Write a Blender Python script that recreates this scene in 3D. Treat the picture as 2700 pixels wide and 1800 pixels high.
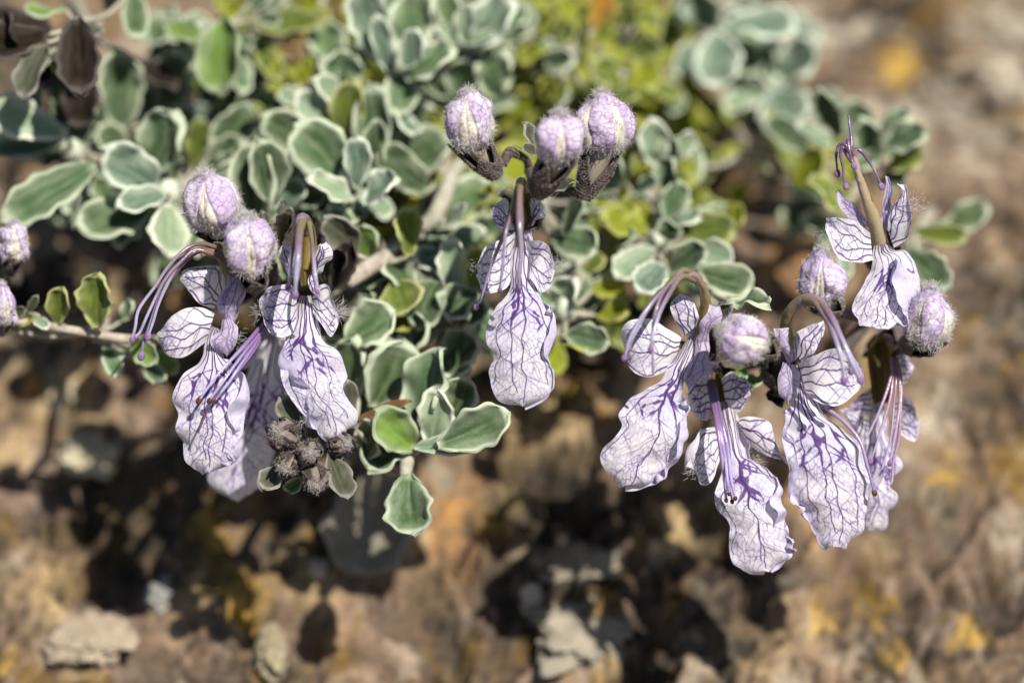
import bpy, math, random
import numpy as np
from mathutils import Matrix, Vector

for o in list(bpy.data.objects):
    bpy.data.objects.remove(o)
SC = bpy.context.scene
COL = SC.collection

# ------------------------------------------------------------------ camera, sky, sun, exposure
PITCH = math.radians(35)            # the camera looks down at the rock
DIST = 375.0                        # mm from lens to the plane in focus
RIGHT = np.array([1.0, 0, 0])
FWD = np.array([0, math.cos(PITCH), -math.sin(PITCH)])
UP = np.array([0, math.sin(PITCH), math.cos(PITCH)])
cam = bpy.data.cameras.new('camera')
cam.lens = 100; cam.sensor_width = 36
cam.clip_start = 0.01; cam.clip_end = 100
cam.dof.use_dof = True
cam.dof.focus_distance = DIST / 1000
cam.dof.aperture_fstop = 7.1
cam.dof.aperture_blades = 0
camo = bpy.data.objects.new('camera', cam); COL.objects.link(camo)
camo.location = Vector(-FWD * DIST / 1000)
camo.rotation_euler = (math.radians(90) - PITCH, 0, 0)
SC.camera = camo

SUN_EL, SUN_AZ = 60.0, 136.0        # azimuth from +Y clockwise (towards +X)
world = bpy.data.worlds.new('World'); SC.world = world
world.use_nodes = True
wn = world.node_tree
sky = wn.nodes.new('ShaderNodeTexSky'); sky.sky_type = 'NISHITA'; sky.sun_disc = False
sky.sun_elevation = math.radians(SUN_EL); sky.sun_rotation = math.radians(SUN_AZ)
bg = wn.nodes['Background']; bg.inputs['Strength'].default_value = 0.05
wn.links.new(sky.outputs[0], bg.inputs[0])
sun = bpy.data.lights.new('sun', 'SUN'); sun.energy = 5.0; sun.angle = math.radians(0.53)
sun.color = (1.0, 0.94, 0.84)
suno = bpy.data.objects.new('sun', sun); COL.objects.link(suno)
_e, _a = math.radians(SUN_EL), math.radians(SUN_AZ)
TOSUN = Vector((math.cos(_e) * math.sin(_a), math.cos(_e) * math.cos(_a), math.sin(_e)))
suno.rotation_euler = TOSUN.to_track_quat('Z', 'Y').to_euler()
suno.location = TOSUN * 2
SC.view_settings.view_transform = 'Standard'; SC.view_settings.look = 'None'
SC.view_settings.exposure = 0.5; SC.view_settings.gamma = 1.0
SC.view_settings.use_curve_mapping = False

# ------------------------------------------------------------------ helpers
MM = 0.001
class Crop:
    """a window of the survey photograph: points in it become points at a real depth"""
    def __init__(s, x, y, k): s.x, s.y, s.k = x, y, k
    def n(s, x, y): return s.x + x / s.k, s.y + y / s.k
NAT = Crop(0, 0, 1.0); FULL = Crop(0, 0, 0.8711)
K1 = Crop(320, 420, 3.5636); K2 = Crop(320, 800, 2.903); K3 = Crop(1120, 200, 3.92)
K4 = Crop(1160, 460, 2.45); K5 = Crop(2080, 280, 2.306)
R1 = Crop(1560, 680, 2.53); R2 = Crop(1800, 740, 3.409); R3 = Crop(1800, 1000, 3.015)
L1 = Crop(0, 0, 2.613); L2 = Crop(0, 500, 3.136); L3 = Crop(600, 0, 2.94)
L4 = Crop(600, 300, 2.614); L5 = Crop(1300, 0, 2.613); L6 = Crop(1400, 300, 2.376)
L7 = Crop(2000, 0, 2.24); L8 = Crop(700, 800, 1.96)
Q1 = Crop(640, 540, 5.6); Q2 = Crop(1980, 640, 4.055); Q0 = Crop(0, 560, 4.612)

def W(K, x, y, d):
    """world point (mm) seen at (x, y) of a window, d mm behind the plane in focus"""
    px, py = K.n(x, y)
    s = (DIST + d) / DIST * 0.05
    return RIGHT * ((px - 1350) * s) + UP * ((900 - py) * s) + FWD * d

_rng = np.random.default_rng(7)
_perm = np.concatenate([_rng.permutation(256)] * 2).astype(np.int64)
_val = _rng.random(256)
def vnoise(P, seed=0):
    P = np.asarray(P, float) + seed * 17.31
    i = np.floor(P).astype(np.int64); f = P - i; f = f * f * (3 - 2 * f); i &= 255
    def h(a, b, c): return _val[_perm[(_perm[(_perm[(i[..., 0] + a) & 255] + i[..., 1] + b) & 255] + i[..., 2] + c) & 255]]
    fx, fy, fz = f[..., 0], f[..., 1], f[..., 2]
    def l(a, b, t): return a + (b - a) * t
    return l(l(l(h(0,0,0), h(1,0,0), fx), l(h(0,1,0), h(1,1,0), fx), fy),
             l(l(h(0,0,1), h(1,0,1), fx), l(h(0,1,1), h(1,1,1), fx), fy), fz) * 2 - 1
def fbm(P, seed=0, octv=4, gain=0.5):
    a, s, r = 1.0, 1.0, 0
    for k in range(octv):
        r = r + a * vnoise(np.asarray(P) * s, seed + k * 3.7); a *= gain; s *= 2.03
    return r
def sstep(a, b, x):
    t = np.clip((x - a) / (b - a), 0, 1); return t * t * (3 - 2 * t)
def lerp(a, b, t):
    t = np.asarray(t)[..., None]; return np.asarray(a) * (1 - t) + np.asarray(b) * t

def catmull(P, n, axis=0):
    """resample control points along an axis with a Catmull-Rom spline"""
    P = np.moveaxis(np.asarray(P, float), axis, 0)
    m = len(P); t = np.linspace(0, m - 1, n); i = np.minimum(t.astype(int), m - 2); f = (t - i)
    E = np.concatenate([[2 * P[0] - P[1]], P, [2 * P[-1] - P[-2]]])
    f = f.reshape((-1,) + (1,) * (P.ndim - 1))
    a, b, c, d = E[i], E[i + 1], E[i + 2], E[i + 3]
    R = 0.5 * ((2 * b) + (c - a) * f + (2 * a - 5 * b + 4 * c - d) * f ** 2 + (3 * b - a - 3 * c + d) * f ** 3)
    return np.moveaxis(R, 0, axis)

def unit(v): v = np.asarray(v, float); return v / (np.linalg.norm(v, axis=-1, keepdims=True) + 1e-12)

def mk(name, V, F, parent=None, mat=None, col=None, origin=None, smooth=True, kind=None):
    """one mesh object; V in mm in the world, F a quad or triangle array"""
    o0 = np.zeros(3) if origin is None else np.asarray(origin, float)
    V = (np.asarray(V, float).reshape(-1, 3) - o0) * MM
    F = np.asarray(F, np.int32); k = F.shape[1]
    me = bpy.data.meshes.new(name)
    me.vertices.add(len(V)); me.vertices.foreach_set('co', V.ravel())
    me.loops.add(F.size); me.loops.foreach_set('vertex_index', F.ravel())
    me.polygons.add(len(F)); me.polygons.foreach_set('loop_start', np.arange(0, F.size, k, dtype=np.int32))
    me.polygons.foreach_set('use_smooth', np.full(len(F), smooth))
    me.update(calc_edges=True)
    if col is not None:
        col = np.asarray(col, float).reshape(-1, 3)
        at = me.color_attributes.new('col', 'FLOAT_COLOR', 'POINT')
        at.data.foreach_set('color', np.concatenate([col, np.ones((len(col), 1))], 1).ravel())
    if mat: me.materials.append(mat)
    o = bpy.data.objects.new(name, me); COL.objects.link(o)
    if parent is not None: o.parent = parent
    elif origin is not None: o.location = Vector(o0 * MM)
    if kind: o['kind'] = kind
    return o

def thing(name, label, cat, base, group=None):
    e = bpy.data.objects.new(name, None); COL.objects.link(e)
    e.empty_display_size = 0.002
    e.location = Vector(np.asarray(base) * MM); e['label'] = label; e['category'] = cat
    if group: e['group'] = group
    return e
def base_of(e): return np.array(e.location) / MM

def gridF(nr, nc, wrap=False):
    i, j = np.meshgrid(np.arange(nr - 1), np.arange(nc if wrap else nc - 1), indexing='ij')
    j2 = (j + 1) % nc
    return np.stack([i * nc + j, i * nc + j2, (i + 1) * nc + j2, (i + 1) * nc + j], -1).reshape(-1, 4)

def tubeVF(P, rad, n=10, m=None, flat=1.0):
    """swept tube with closed ends through control points P (mm)"""
    P = np.asarray(P, float); m = m or max(8, len(P) * 6)
    C = catmull(P, m); r = catmull(np.asarray(rad, float)[:, None], m)[:, 0] if np.ndim(rad) else np.full(m, rad)
    r = np.maximum(r, 0.01)
    T = unit(np.gradient(C, axis=0))
    ref = np.array([0.31, 0.2, 0.93]); A = [unit(np.cross(T[0], ref))]
    for k in range(1, m): A.append(unit(A[-1] - T[k] * np.dot(A[-1], T[k])))
    A = np.array(A); B = np.cross(T, A)
    ph = np.linspace(0, 2 * math.pi, n, endpoint=False)
    V = C[:, None] + r[:, None, None] * (A[:, None] * np.cos(ph)[None, :, None] + B[:, None] * np.sin(ph)[None, :, None] * flat)
    # round the ends
    V[0] = C[0] + (V[0] - C[0]) * 0.02; V[-1] = C[-1] + (V[-1] - C[-1]) * 0.02
    t = np.repeat(np.linspace(0, 1, m), n)
    return V.reshape(-1, 3), gridF(m, n, True), t

def hairsVF(P, N, L, r, curl=0.5, seed=0, droop=0.0):
    g = np.random.default_rng(seed); n = len(P)
    L = np.asarray(L, float) * np.ones(n)
    D = unit(N + g.normal(0, 0.35, (n, 3)))
    C = [np.asarray(P)]
    bend = unit(g.normal(0, 1, (n, 3)))
    for k in range(4):
        D = unit(D + bend * curl * 0.5 + np.array([0, 0, -droop]) * 0.3)
        C.append(C[-1] + D * (L / 4)[:, None])
    C = np.stack(C, 1)                               # n,5,3
    A = unit(np.cross(D, np.array([0.3, 0.9, 0.2]))); B = unit(np.cross(D, A))
    rr = np.array([1.0, 0.95, 0.8, 0.6, 0.15]) * r
    ph = np.array([0, 2.094, 4.189])
    V = C[:, :, None] + rr[None, :, None, None] * (A[:, None, None] * np.cos(ph)[None, None, :, None] + B[:, None, None] * np.sin(ph)[None, None, :, None])
    f0 = gridF(5, 3, True)
    F = (f0[None] + (np.arange(n) * 15)[:, None, None]).reshape(-1, 4)
    return V.reshape(-1, 3), F

# ------------------------------------------------------------------ materials
def newmat(name):
    m = bpy.data.materials.new(name); m.use_nodes = True
    nt = m.node_tree; return m, nt, nt.nodes['Principled BSDF'], nt.nodes['Material Output']
def nd(nt, t, **kw):
    n = nt.nodes.new(t)
    for k, v in kw.items():
        if k in n.inputs: n.inputs[k].default_value = v
        else: setattr(n, k, v)
    return n
def mixcol(nt, a, b, f, mode='MIX'):
    n = nt.nodes.new('ShaderNodeMix'); n.data_type = 'RGBA'; n.blend_type = mode
    for sock, v in ((n.inputs[0], f), (n.inputs[6], a), (n.inputs[7], b)):
        if hasattr(v, 'is_output'): nt.links.new(v, sock)
        else: sock.default_value = v if np.isscalar(v) else (*v, 1)[:4]
    return n.outputs[2]
def ramp(nt, src, stops):
    r = nt.nodes.new('ShaderNodeValToRGB'); nt.links.new(src, r.inputs[0])
    e = r.color_ramp.elements
    while len(e) < len(stops): e.new(0.5)
    for q, (p, c) in zip(e, stops): q.position = p; q.color = (*c, 1)
    return r.outputs[0]

def petal_like(name, trans=0.3, rough=0.55, spec=0.3, noise=0.06, scale=2500):
    m, nt, p, out = newmat(name)
    at = nd(nt, 'ShaderNodeVertexColor', layer_name='col')
    tc = nd(nt, 'ShaderNodeTexCoord')
    no = nd(nt, 'ShaderNodeTexNoise', Scale=scale, Detail=3.0)
    nt.links.new(tc.outputs['Object'], no.inputs['Vector'])
    r = ramp(nt, no.outputs['Fac'], [(0.25, (1 - noise * 2,) * 3), (0.75, (1.0,) * 3)])
    c = mixcol(nt, at.outputs['Color'], r, 1.0, 'MULTIPLY')
    nt.links.new(c, p.inputs['Base Color'])
    p.inputs['Roughness'].default_value = rough
    p.inputs['Specular IOR Level'].default_value = spec
    bump = nd(nt, 'ShaderNodeBump', Strength=0.35, Distance=0.0001)
    nt.links.new(no.outputs['Fac'], bump.inputs['Height']); nt.links.new(bump.outputs[0], p.inputs['Normal'])
    if trans > 0:
        tr = nd(nt, 'ShaderNodeBsdfTranslucent'); nt.links.new(c, tr.inputs[0])
        mx = nd(nt, 'ShaderNodeMixShader'); mx.inputs[0].default_value = trans
        nt.links.new(p.outputs[0], mx.inputs[1]); nt.links.new(tr.outputs[0], mx.inputs[2])
        nt.links.new(mx.outputs[0], out.inputs[0])
    return m
M_PETAL = petal_like('petal_tissue', 0.40)
M_BUD = petal_like('bud_tissue', 0.15, 0.6, 0.25, 0.08)
M_STAMEN = petal_like('stamen_tissue', 0.25, 0.24, 0.7, 0.10)

def plain(name, c1, c2, rough=0.7, scale=900, trans=0.0, bump=0.4, spec=0.2):
    m, nt, p, out = newmat(name)
    tc = nd(nt, 'ShaderNodeTexCoord')
    no = nd(nt, 'ShaderNodeTexNoise', Scale=scale, Detail=5.0, Roughness=0.65)
    nt.links.new(tc.outputs['Object'], no.inputs['Vector'])
    c = ramp(nt, no.outputs['Fac'], [(0.3, c1), (0.7, c2)])
    nt.links.new(c, p.inputs['Base Color'])
    p.inputs['Roughness'].default_value = rough; p.inputs['Specular IOR Level'].default_value = spec
    b = nd(nt, 'ShaderNodeBump', Strength=bump, Distance=0.0003)
    nt.links.new(no.outputs['Fac'], b.inputs['Height']); nt.links.new(b.outputs[0], p.inputs['Normal'])
    if trans:
        tr = nd(nt, 'ShaderNodeBsdfTranslucent'); nt.links.new(c, tr.inputs[0])
        mx = nd(nt, 'ShaderNodeMixShader'); mx.inputs[0].default_value = trans
        nt.links.new(p.outputs[0], mx.inputs[1]); nt.links.new(tr.outputs[0], mx.inputs[2])
        nt.links.new(mx.outputs[0], out.inputs[0])
    return m
M_CALYX = plain('calyx_felt', (0.030, 0.021, 0.019), (0.20, 0.165, 0.15), 0.85, 2600, bump=0.9)
M_CALYXD = plain('dark_calyx_felt', (0.020, 0.015, 0.013), (0.085, 0.070, 0.062), 0.85, 2200, bump=0.9)
M_HAIR = plain('plant_hair', (0.66, 0.63, 0.64), (0.82, 0.80, 0.79), 0.5, 500, 0.4, 0.0)
M_HAIRB = plain('dark_plant_hair', (0.30, 0.25, 0.25), (0.55, 0.50, 0.48), 0.5, 500, 0.3, 0.0)
M_STEM = plain('felted_stem', (0.26, 0.25, 0.19), (0.42, 0.40, 0.33), 0.85, 700)
M_STEMP = plain('pinkish_stem', (0.22, 0.185, 0.155), (0.46, 0.41, 0.35), 0.85, 700)
M_KNOB = plain('woolly_tip', (0.38, 0.43, 0.33), (0.60, 0.64, 0.54), 0.9, 900)
M_ANTHER = plain('anther', (0.12, 0.06, 0.16), (0.28, 0.18, 0.36), 0.5, 2500)
M_ANTHERB = plain('brown_anther', (0.03, 0.015, 0.012), (0.12, 0.06, 0.035), 0.5, 2500)

# ------------------------------------------------------------------ the rock
_py = np.array([-1500, -300, -120, -60, -30, 4, 30, 57, 100, 150, 260, 600, 1500.0])
_pz = np.array([-420, -300, -160, -108, -84, -64, -51, -40, -33, -30, -25, -30, -60.0])
_pz = _pz + 7.0
_m = np.gradient(_pz, _py)
def profile(y):
    y = np.clip(y, _py[0], _py[-1] - 1e-6)
    i = np.clip(np.searchsorted(_py, y, 'right') - 1, 0, len(_py) - 2)
    h = _py[i + 1] - _py[i]; t = (y - _py[i]) / h
    return ((2*t**3 - 3*t**2 + 1) * _pz[i] + (t**3 - 2*t**2 + t) * h * _m[i] + (-2*t**3 + 3*t**2) * _pz[i+1] + (t**3 - t**2) * h * _m[i+1])
def on_rock(px, py):
    """where the sight line through a photograph point meets the smooth rock"""
    K = NAT; d = np.linspace(0, 400, 1601)
    P = np.array([W(K, px, py, q) for q in d[::8]])
    z = P[:, 2] - profile(P[:, 1])
    k = int(np.argmax(z < 0)); a, b = d[::8][max(k - 1, 0)], d[::8][k]
    for _ in range(14):
        c = (a + b) / 2; Q = W(K, px, py, c)
        if Q[2] - profile(np.array([Q[1]]))[0] < 0: b = c
        else: a = c
    return W(K, px, py, (a + b) / 2)

# stains, lichen, and hollows with their shade painted dark: full-view x, y, radius in photograph pixels (2352 wide), kind, strength
SPOTS = [
 ('ochre',468,1185,42,1),('ochre',495,1245,34,.9),('ochre',575,1350,52,.9),('ochre',560,1410,36,.9),('straw',690,1330,80,.9),
 ('straw',640,1300,40,.8),('moss',250,1180,120,.8),('moss',480,1300,80,.7),('straw',100,1370,70,.8),('straw',150,1420,50,.5),
 ('ochre',20,1530,25,.8),('ochre',160,1560,18,.8),('straw',1210,1060,110,.9),('straw',1290,980,60,.7),('ochre',1330,900,40,.7),
 ('rust',1060,1210,60,.8),('rust',1010,1260,45,.7),('ochre',1130,1190,40,.6),('straw',1570,1210,55,1),('ochre',1545,1340,26,.9),
 ('ochre',1530,1400,24,.8),('ochre',1850,1130,60,.7),('ochre',1900,1400,40,.7),('straw',1760,1460,80,.6),('pale',2140,1010,70,.8),
 ('pale',2200,950,50,.6),('ochre',2180,1090,40,.9),('ochre',2000,1390,34,.7),('ochre',2230,1440,40,.6),('ochre',2060,1500,30,.6),('pale',2050,330,120,.45),('pale',2250,330,90,.6),('pink',1950,200,120,.6),('pale',2150,250,80,.5),('pink',2250,420,120,.5),('pale',2320,100,90,.7),('pink',2000,1100,90,.4),('pink',2150,1320,110,.5),('pink',1900,1230,70,.5),('straw',2000,1250,50,.5),
 ('pink',2270,1210,60,.8),('pale',2330,1240,50,.6),('ochre',2060,175,55,.8),('rust',1685,415,50,.9),('rust',1800,590,45,1),
 ('pale',2300,190,80,.8),('pale',2170,110,50,.6),('pale',1890,90,100,.8),('pale',2300,60,70,.6),('ochre',1820,500,40,.6),
 ('pink',60,1000,130,.7),('pink',120,1250,80,.6),('pale',50,1300,40,.5),('pink',300,1430,120,.6),('pale',200,1490,70,.6),
 ('pink',870,1450,90,.5),('pale',150,860,50,.8),('straw',200,850,70,.7),('straw',40,860,60,.6),('pink',250,940,90,.6),
 ('straw',210,700,70,.5),('rust',380,660,50,.6),('pale',280,740,50,.8),('pink',2100,600,150,.5),('pale',1780,430,50,.4),
 ('straw',440,1390,60,.5),('pink',480,1460,90,.6),('pale',330,90,90,.7),('straw',20,60,80,.8),('rust',30,240,40,.8),
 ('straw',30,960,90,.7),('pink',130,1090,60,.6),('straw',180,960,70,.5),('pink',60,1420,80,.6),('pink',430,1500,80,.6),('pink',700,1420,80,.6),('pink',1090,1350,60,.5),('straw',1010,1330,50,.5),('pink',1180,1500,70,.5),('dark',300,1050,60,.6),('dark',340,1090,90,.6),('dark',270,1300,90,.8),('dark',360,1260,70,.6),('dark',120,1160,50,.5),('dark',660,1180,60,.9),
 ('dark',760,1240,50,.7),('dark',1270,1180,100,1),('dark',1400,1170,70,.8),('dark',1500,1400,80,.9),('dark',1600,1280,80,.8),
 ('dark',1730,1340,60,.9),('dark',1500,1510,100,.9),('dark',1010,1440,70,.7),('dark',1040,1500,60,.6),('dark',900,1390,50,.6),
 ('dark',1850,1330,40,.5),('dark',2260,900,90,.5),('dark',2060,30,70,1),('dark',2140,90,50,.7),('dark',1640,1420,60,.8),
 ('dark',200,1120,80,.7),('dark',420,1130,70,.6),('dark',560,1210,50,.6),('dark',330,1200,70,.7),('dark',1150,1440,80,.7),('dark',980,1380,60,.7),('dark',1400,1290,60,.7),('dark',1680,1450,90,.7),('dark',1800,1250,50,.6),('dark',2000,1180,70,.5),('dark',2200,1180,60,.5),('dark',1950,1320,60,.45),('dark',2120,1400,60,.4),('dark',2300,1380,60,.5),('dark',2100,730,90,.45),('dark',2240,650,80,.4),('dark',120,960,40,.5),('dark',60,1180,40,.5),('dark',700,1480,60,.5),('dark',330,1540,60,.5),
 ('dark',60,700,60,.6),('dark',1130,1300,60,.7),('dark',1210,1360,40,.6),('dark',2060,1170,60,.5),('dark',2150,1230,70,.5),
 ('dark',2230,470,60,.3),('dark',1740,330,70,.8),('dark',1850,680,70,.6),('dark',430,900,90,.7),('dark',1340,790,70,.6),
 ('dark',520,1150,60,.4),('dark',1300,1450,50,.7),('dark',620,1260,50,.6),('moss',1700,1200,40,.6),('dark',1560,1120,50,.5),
]
for k, s in enumerate(SPOTS):
    P = on_rock(s[1] / 0.8711, s[2] / 0.8711)
    dd = np.dot(P, FWD)
    SPOTS[k] = (s[0], P[0], P[1], s[3] / 0.8711 * 0.05 * (DIST + dd) / DIST, s[4])

def spot_field(kind, X, Y, warp=0.75, soft=0.45):
    f = np.zeros_like(X)
    P = np.stack([X, Y, np.zeros_like(X)], -1)
    for q, (k, cx, cy, r, st) in enumerate(SPOTS):
        if k != kind: continue
        m = (np.abs(X - cx) < r * 2.6) & (np.abs(Y - cy) < r * 4)
        if not m.any(): continue
        dx, dy = X[m] - cx, (Y[m] - cy) / 1.1
        rr = np.hypot(dx, dy) / r
        n = fbm(P[m] / (r * 0.45 + 1.2), 11 + q, 4, 0.6)
        f[m] = np.maximum(f[m], st * sstep(1 + soft, 1 - soft, rr + warp * n))
    return f
def rock_h(X, Y):
    X = np.asarray(X, float); Y = np.asarray(Y, float)
    P = np.stack([X, Y, np.zeros_like(X)], -1)
    z = profile(Y)
    z = z + 3.6 * fbm(P / 42, 1, 3) * sstep(400, 150, np.hypot(X, Y - 60)) + 40 * fbm(P / 500, 5, 3) * sstep(150, 700, np.hypot(X, Y - 60))
    calm = 1 - 0.6 * sstep(15, 45, X) * sstep(60, 20, Y)
    rid = 1 - np.abs(fbm(P / np.array([16, 13, 10]), 21, 3))
    z = z + 0.9 * calm * (rid - 0.6) + 0.42 * fbm(P / 4.2, 31, 3)
    crack = np.abs(fbm(P / 27 + 0.15 * fbm(P / 7, 61, 2)[..., None], 51, 2))
    z = z - 2.4 * sstep(0.06, 0.0, crack)
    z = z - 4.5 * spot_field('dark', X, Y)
    return z
def steps(lo, hi, fine, far):
    a = np.arange(lo, hi + fine, fine); out = [hi + fine]; s = fine
    up = []; x = a[-1]
    while x < far: s *= 1.22; x += s; up.append(x)
    dn = []; x = a[0]; s = fine
    while x > -far: s *= 1.22; x -= s; dn.append(x)
    return np.array(dn[::-1] + list(a) + up)
gx = steps(-98, 98, 0.62, 1400); gy = steps(-30, 215, 0.72, 1400)
GY, GX = np.meshgrid(gy, gx, indexing='ij')
GZ = rock_h(GX, GY)
RP = np.stack([GX, GY, GZ], -1)
P0 = np.stack([GX, GY, GX * 0], -1)
n1 = fbm(P0 / 20, 71, 5, 0.6); n2 = fbm(P0 / 5, 81, 4, 0.65); n3 = fbm(P0 / 2.0, 91, 3, 0.7); n4 = fbm(P0 / 30, 95, 3)
c = lerp((0.120, 0.082, 0.050), (0.285, 0.195, 0.125), sstep(-0.7, 0.8, n1 + 0.5 * n3))
c = lerp(c, (0.25, 0.165, 0.125), 0.5 * sstep(0.1, 0.9, n4))
c = lerp(c, (0.34, 0.29, 0.21), 0.75 * sstep(0.30, 0.65, n2 + 0.2 * n3))
c = lerp(c, (0.032, 0.026, 0.021), 0.85 * sstep(0.18, 0.62, -n1 * 0.8 + 0.5 * n2 - 0.3 * n3))
c = lerp(c, (0.27, 0.165, 0.035), 0.75 * sstep(0.38, 0.75, fbm(P0 / 8, 101, 5, 0.62)) )
sp = sstep(0.45, 0.75, fbm(P0 / 4.5, 131, 4, .6))
c = lerp(c, (0.035, 0.028, 0.02), 0.8 * sp)
sp = sstep(0.55, 0.8, fbm(P0 / 2.2, 141, 3, .6))
c = lerp(c, (0.34, 0.29, 0.22), 0.6 * sp)
c = c * 0.86
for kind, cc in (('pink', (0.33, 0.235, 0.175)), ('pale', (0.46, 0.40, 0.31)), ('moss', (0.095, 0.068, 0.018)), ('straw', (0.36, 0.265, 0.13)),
                 ('rust', (0.46, 0.235, 0.065)), ('ochre', (0.44, 0.275, 0.04)), ('dark', (0.026, 0.022, 0.019))):  # dark: black lichen and the painted shade of crevices in one colour
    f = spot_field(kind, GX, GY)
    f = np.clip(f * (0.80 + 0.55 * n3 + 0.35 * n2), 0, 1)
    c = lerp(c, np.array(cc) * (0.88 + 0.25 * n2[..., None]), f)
c = c * 0.9 + c.mean(-1, keepdims=True) * 0.1
c = np.clip(c * (1.02 + 0.28 * n3[..., None] + 0.2 * fbm(P0 / 1.1, 121, 2)[..., None]), 0.008, 0.8)
mrock, nt, p, out = newmat('lichened_rock')
at = nd(nt, 'ShaderNodeVertexColor', layer_name='col'); tc = nd(nt, 'ShaderNodeTexCoord')
no = nd(nt, 'ShaderNodeTexNoise', Scale=900.0, Detail=6.0, Roughness=0.7); nt.links.new(tc.outputs['Object'], no.inputs['Vector'])
r_ = ramp(nt, no.outputs['Fac'], [(0.25, (0.45, 0.45, 0.45)), (0.75, (1.35, 1.3, 1.25))])
cc = mixcol(nt, at.outputs['Color'], r_, 1.0, 'MULTIPLY'); nt.links.new(cc, p.inputs['Base Color'])
p.inputs['Roughness'].default_value = 0.92; p.inputs['Specular IOR Level'].default_value = 0.15
b_ = nd(nt, 'ShaderNodeBump', Strength=0.8, Distance=0.0008); nt.links.new(no.outputs['Fac'], b_.inputs['Height']); nt.links.new(b_.outputs[0], p.inputs['Normal'])
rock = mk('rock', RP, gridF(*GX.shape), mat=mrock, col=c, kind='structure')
rock['label'] = 'brown lichen-spotted rock slope behind and below the flowers'
# ground far round the rock
gp = np.array([[-30000, -30000, -520], [30000, -30000, -520], [30000, 30000, -520], [-30000, 30000, -520.0]])
M_SOIL = plain('dry_soil', (0.10, 0.075, 0.05), (0.22, 0.17, 0.12), 0.95, 60)
gr = mk('ground', gp, [[0, 1, 2, 3]], mat=M_SOIL, kind='structure'); gr['label'] = 'dry brown soil around the rock'

def stone(K, x, y, rx, ry, c1, c2, label, name='stone', cat='stone', seed=0, sink=0.45, flat=0.6, rough=0.35):
    px, py = K.n(x, y)
    P = on_rock(px, py); dd = np.dot(P, FWD); s = 0.05 * (DIST + dd) / DIST
    r1, r2 = rx / K.k * s, ry / K.k * s
    P[2] = rock_h(np.array([P[0]]), np.array([P[1]]))[0]
    nu, nv = 72, 44
    th = np.linspace(0, math.pi, nv); ph = np.linspace(0, 2 * math.pi, nu, endpoint=False)
    T, H = np.meshgrid(th, ph, indexing='ij')
    S = np.stack([np.sin(T) * np.cos(H), np.sin(T) * np.sin(H), np.cos(T)], -1)
    n = fbm(S * 1.7, seed + 3, 5, 0.62)
    R = S * (1 + rough * 1.25 * n[..., None])
    R = np.sign(R) * np.abs(R) ** 0.85
    V = R * np.array([r1, r2 * 1.5, min(r1, r2) * flat * 1.6]) + np.array([0, 0, min(r1, r2) * flat * 1.6 * (1 - 2 * sink)])
    m = plain(name + '_surface', tuple(np.array(c1) * .8 * (1, .96, .88)), tuple(np.array(c2) * .85 * (1, .96, .88)), 0.9, 500, bump=0.7)
    o = mk(name, V + P, gridF(nv, nu, True), mat=m, origin=P)
    o['label'] = label; o['category'] = cat; o['group'] = 'loose stones and lichen on the rock'
    return o
stone(FULL, 205, 1022, 62, 34, (0.42, 0.38, 0.28), (0.62, 0.58, 0.47), 'flat cream stone, the largest pale stone on the rock', seed=1)
stone(FULL, 165, 838, 34, 30, (0.42, 0.30, 0.17), (0.6, 0.46, 0.3), 'rounded tan pebble below the bare pinkish twig', seed=2)
stone(FULL, 118, 868, 20, 30, (0.36, 0.31, 0.2), (0.55, 0.48, 0.34), 'small straw pebble between the tan and orange pebbles', seed=3)
stone(FULL, 158, 872, 22, 32, (0.38, 0.34, 0.25), (0.58, 0.52, 0.4), 'pale upright pebble just under the rounded tan pebble', seed=4)
stone(FULL, 75, 858, 20, 24, (0.40, 0.22, 0.07), (0.5, 0.32, 0.12), 'small orange pebble beside the straw pebble', seed=5)
stone(FULL, 370, 1345, 34, 32, (0.22, 0.23, 0.23), (0.36, 0.37, 0.37), 'blue-grey pebble sunk in dark rock beside ochre lichen', seed=6)
stone(FULL, 1232, 1350, 30, 20, (0.55, 0.49, 0.43), (0.74, 0.68, 0.6), 'white stone chip lodged against the grey lichen lump', seed=8, sink=0.2)
stone(FULL, 1325, 1395, 105, 78, (0.22, 0.205, 0.17), (0.40, 0.375, 0.32), 'lumpy grey lichen crust beneath the white chip', 'lichen', 'lichen', seed=9, rough=0.55, flat=0.22, sink=0.4)
stone(FULL, 1330, 1288, 75, 40, (0.21, 0.19, 0.155), (0.37, 0.34, 0.28), 'smaller grey lichen crust above the white chip', 'lichen', 'lichen', seed=10, rough=0.55, flat=0.2, sink=0.4)
stone(FULL, 215, 1475, 85, 55, (0.28, 0.23, 0.18), (0.46, 0.40, 0.33), 'pale weathered stone low on the rock below the blue-grey pebble', seed=11, flat=0.28)
stone(FULL, 730, 1318, 22, 18, (0.5, 0.44, 0.36), (0.66, 0.6, 0.52), 'small whitish stone among straw lichen under the grey leaf', seed=12)
stone(FULL, 620, 1500, 40, 48, (0.24, 0.21, 0.15), (0.40, 0.36, 0.27), 'dull beige stone set in brown rock below ochre lichen', seed=13)

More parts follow.
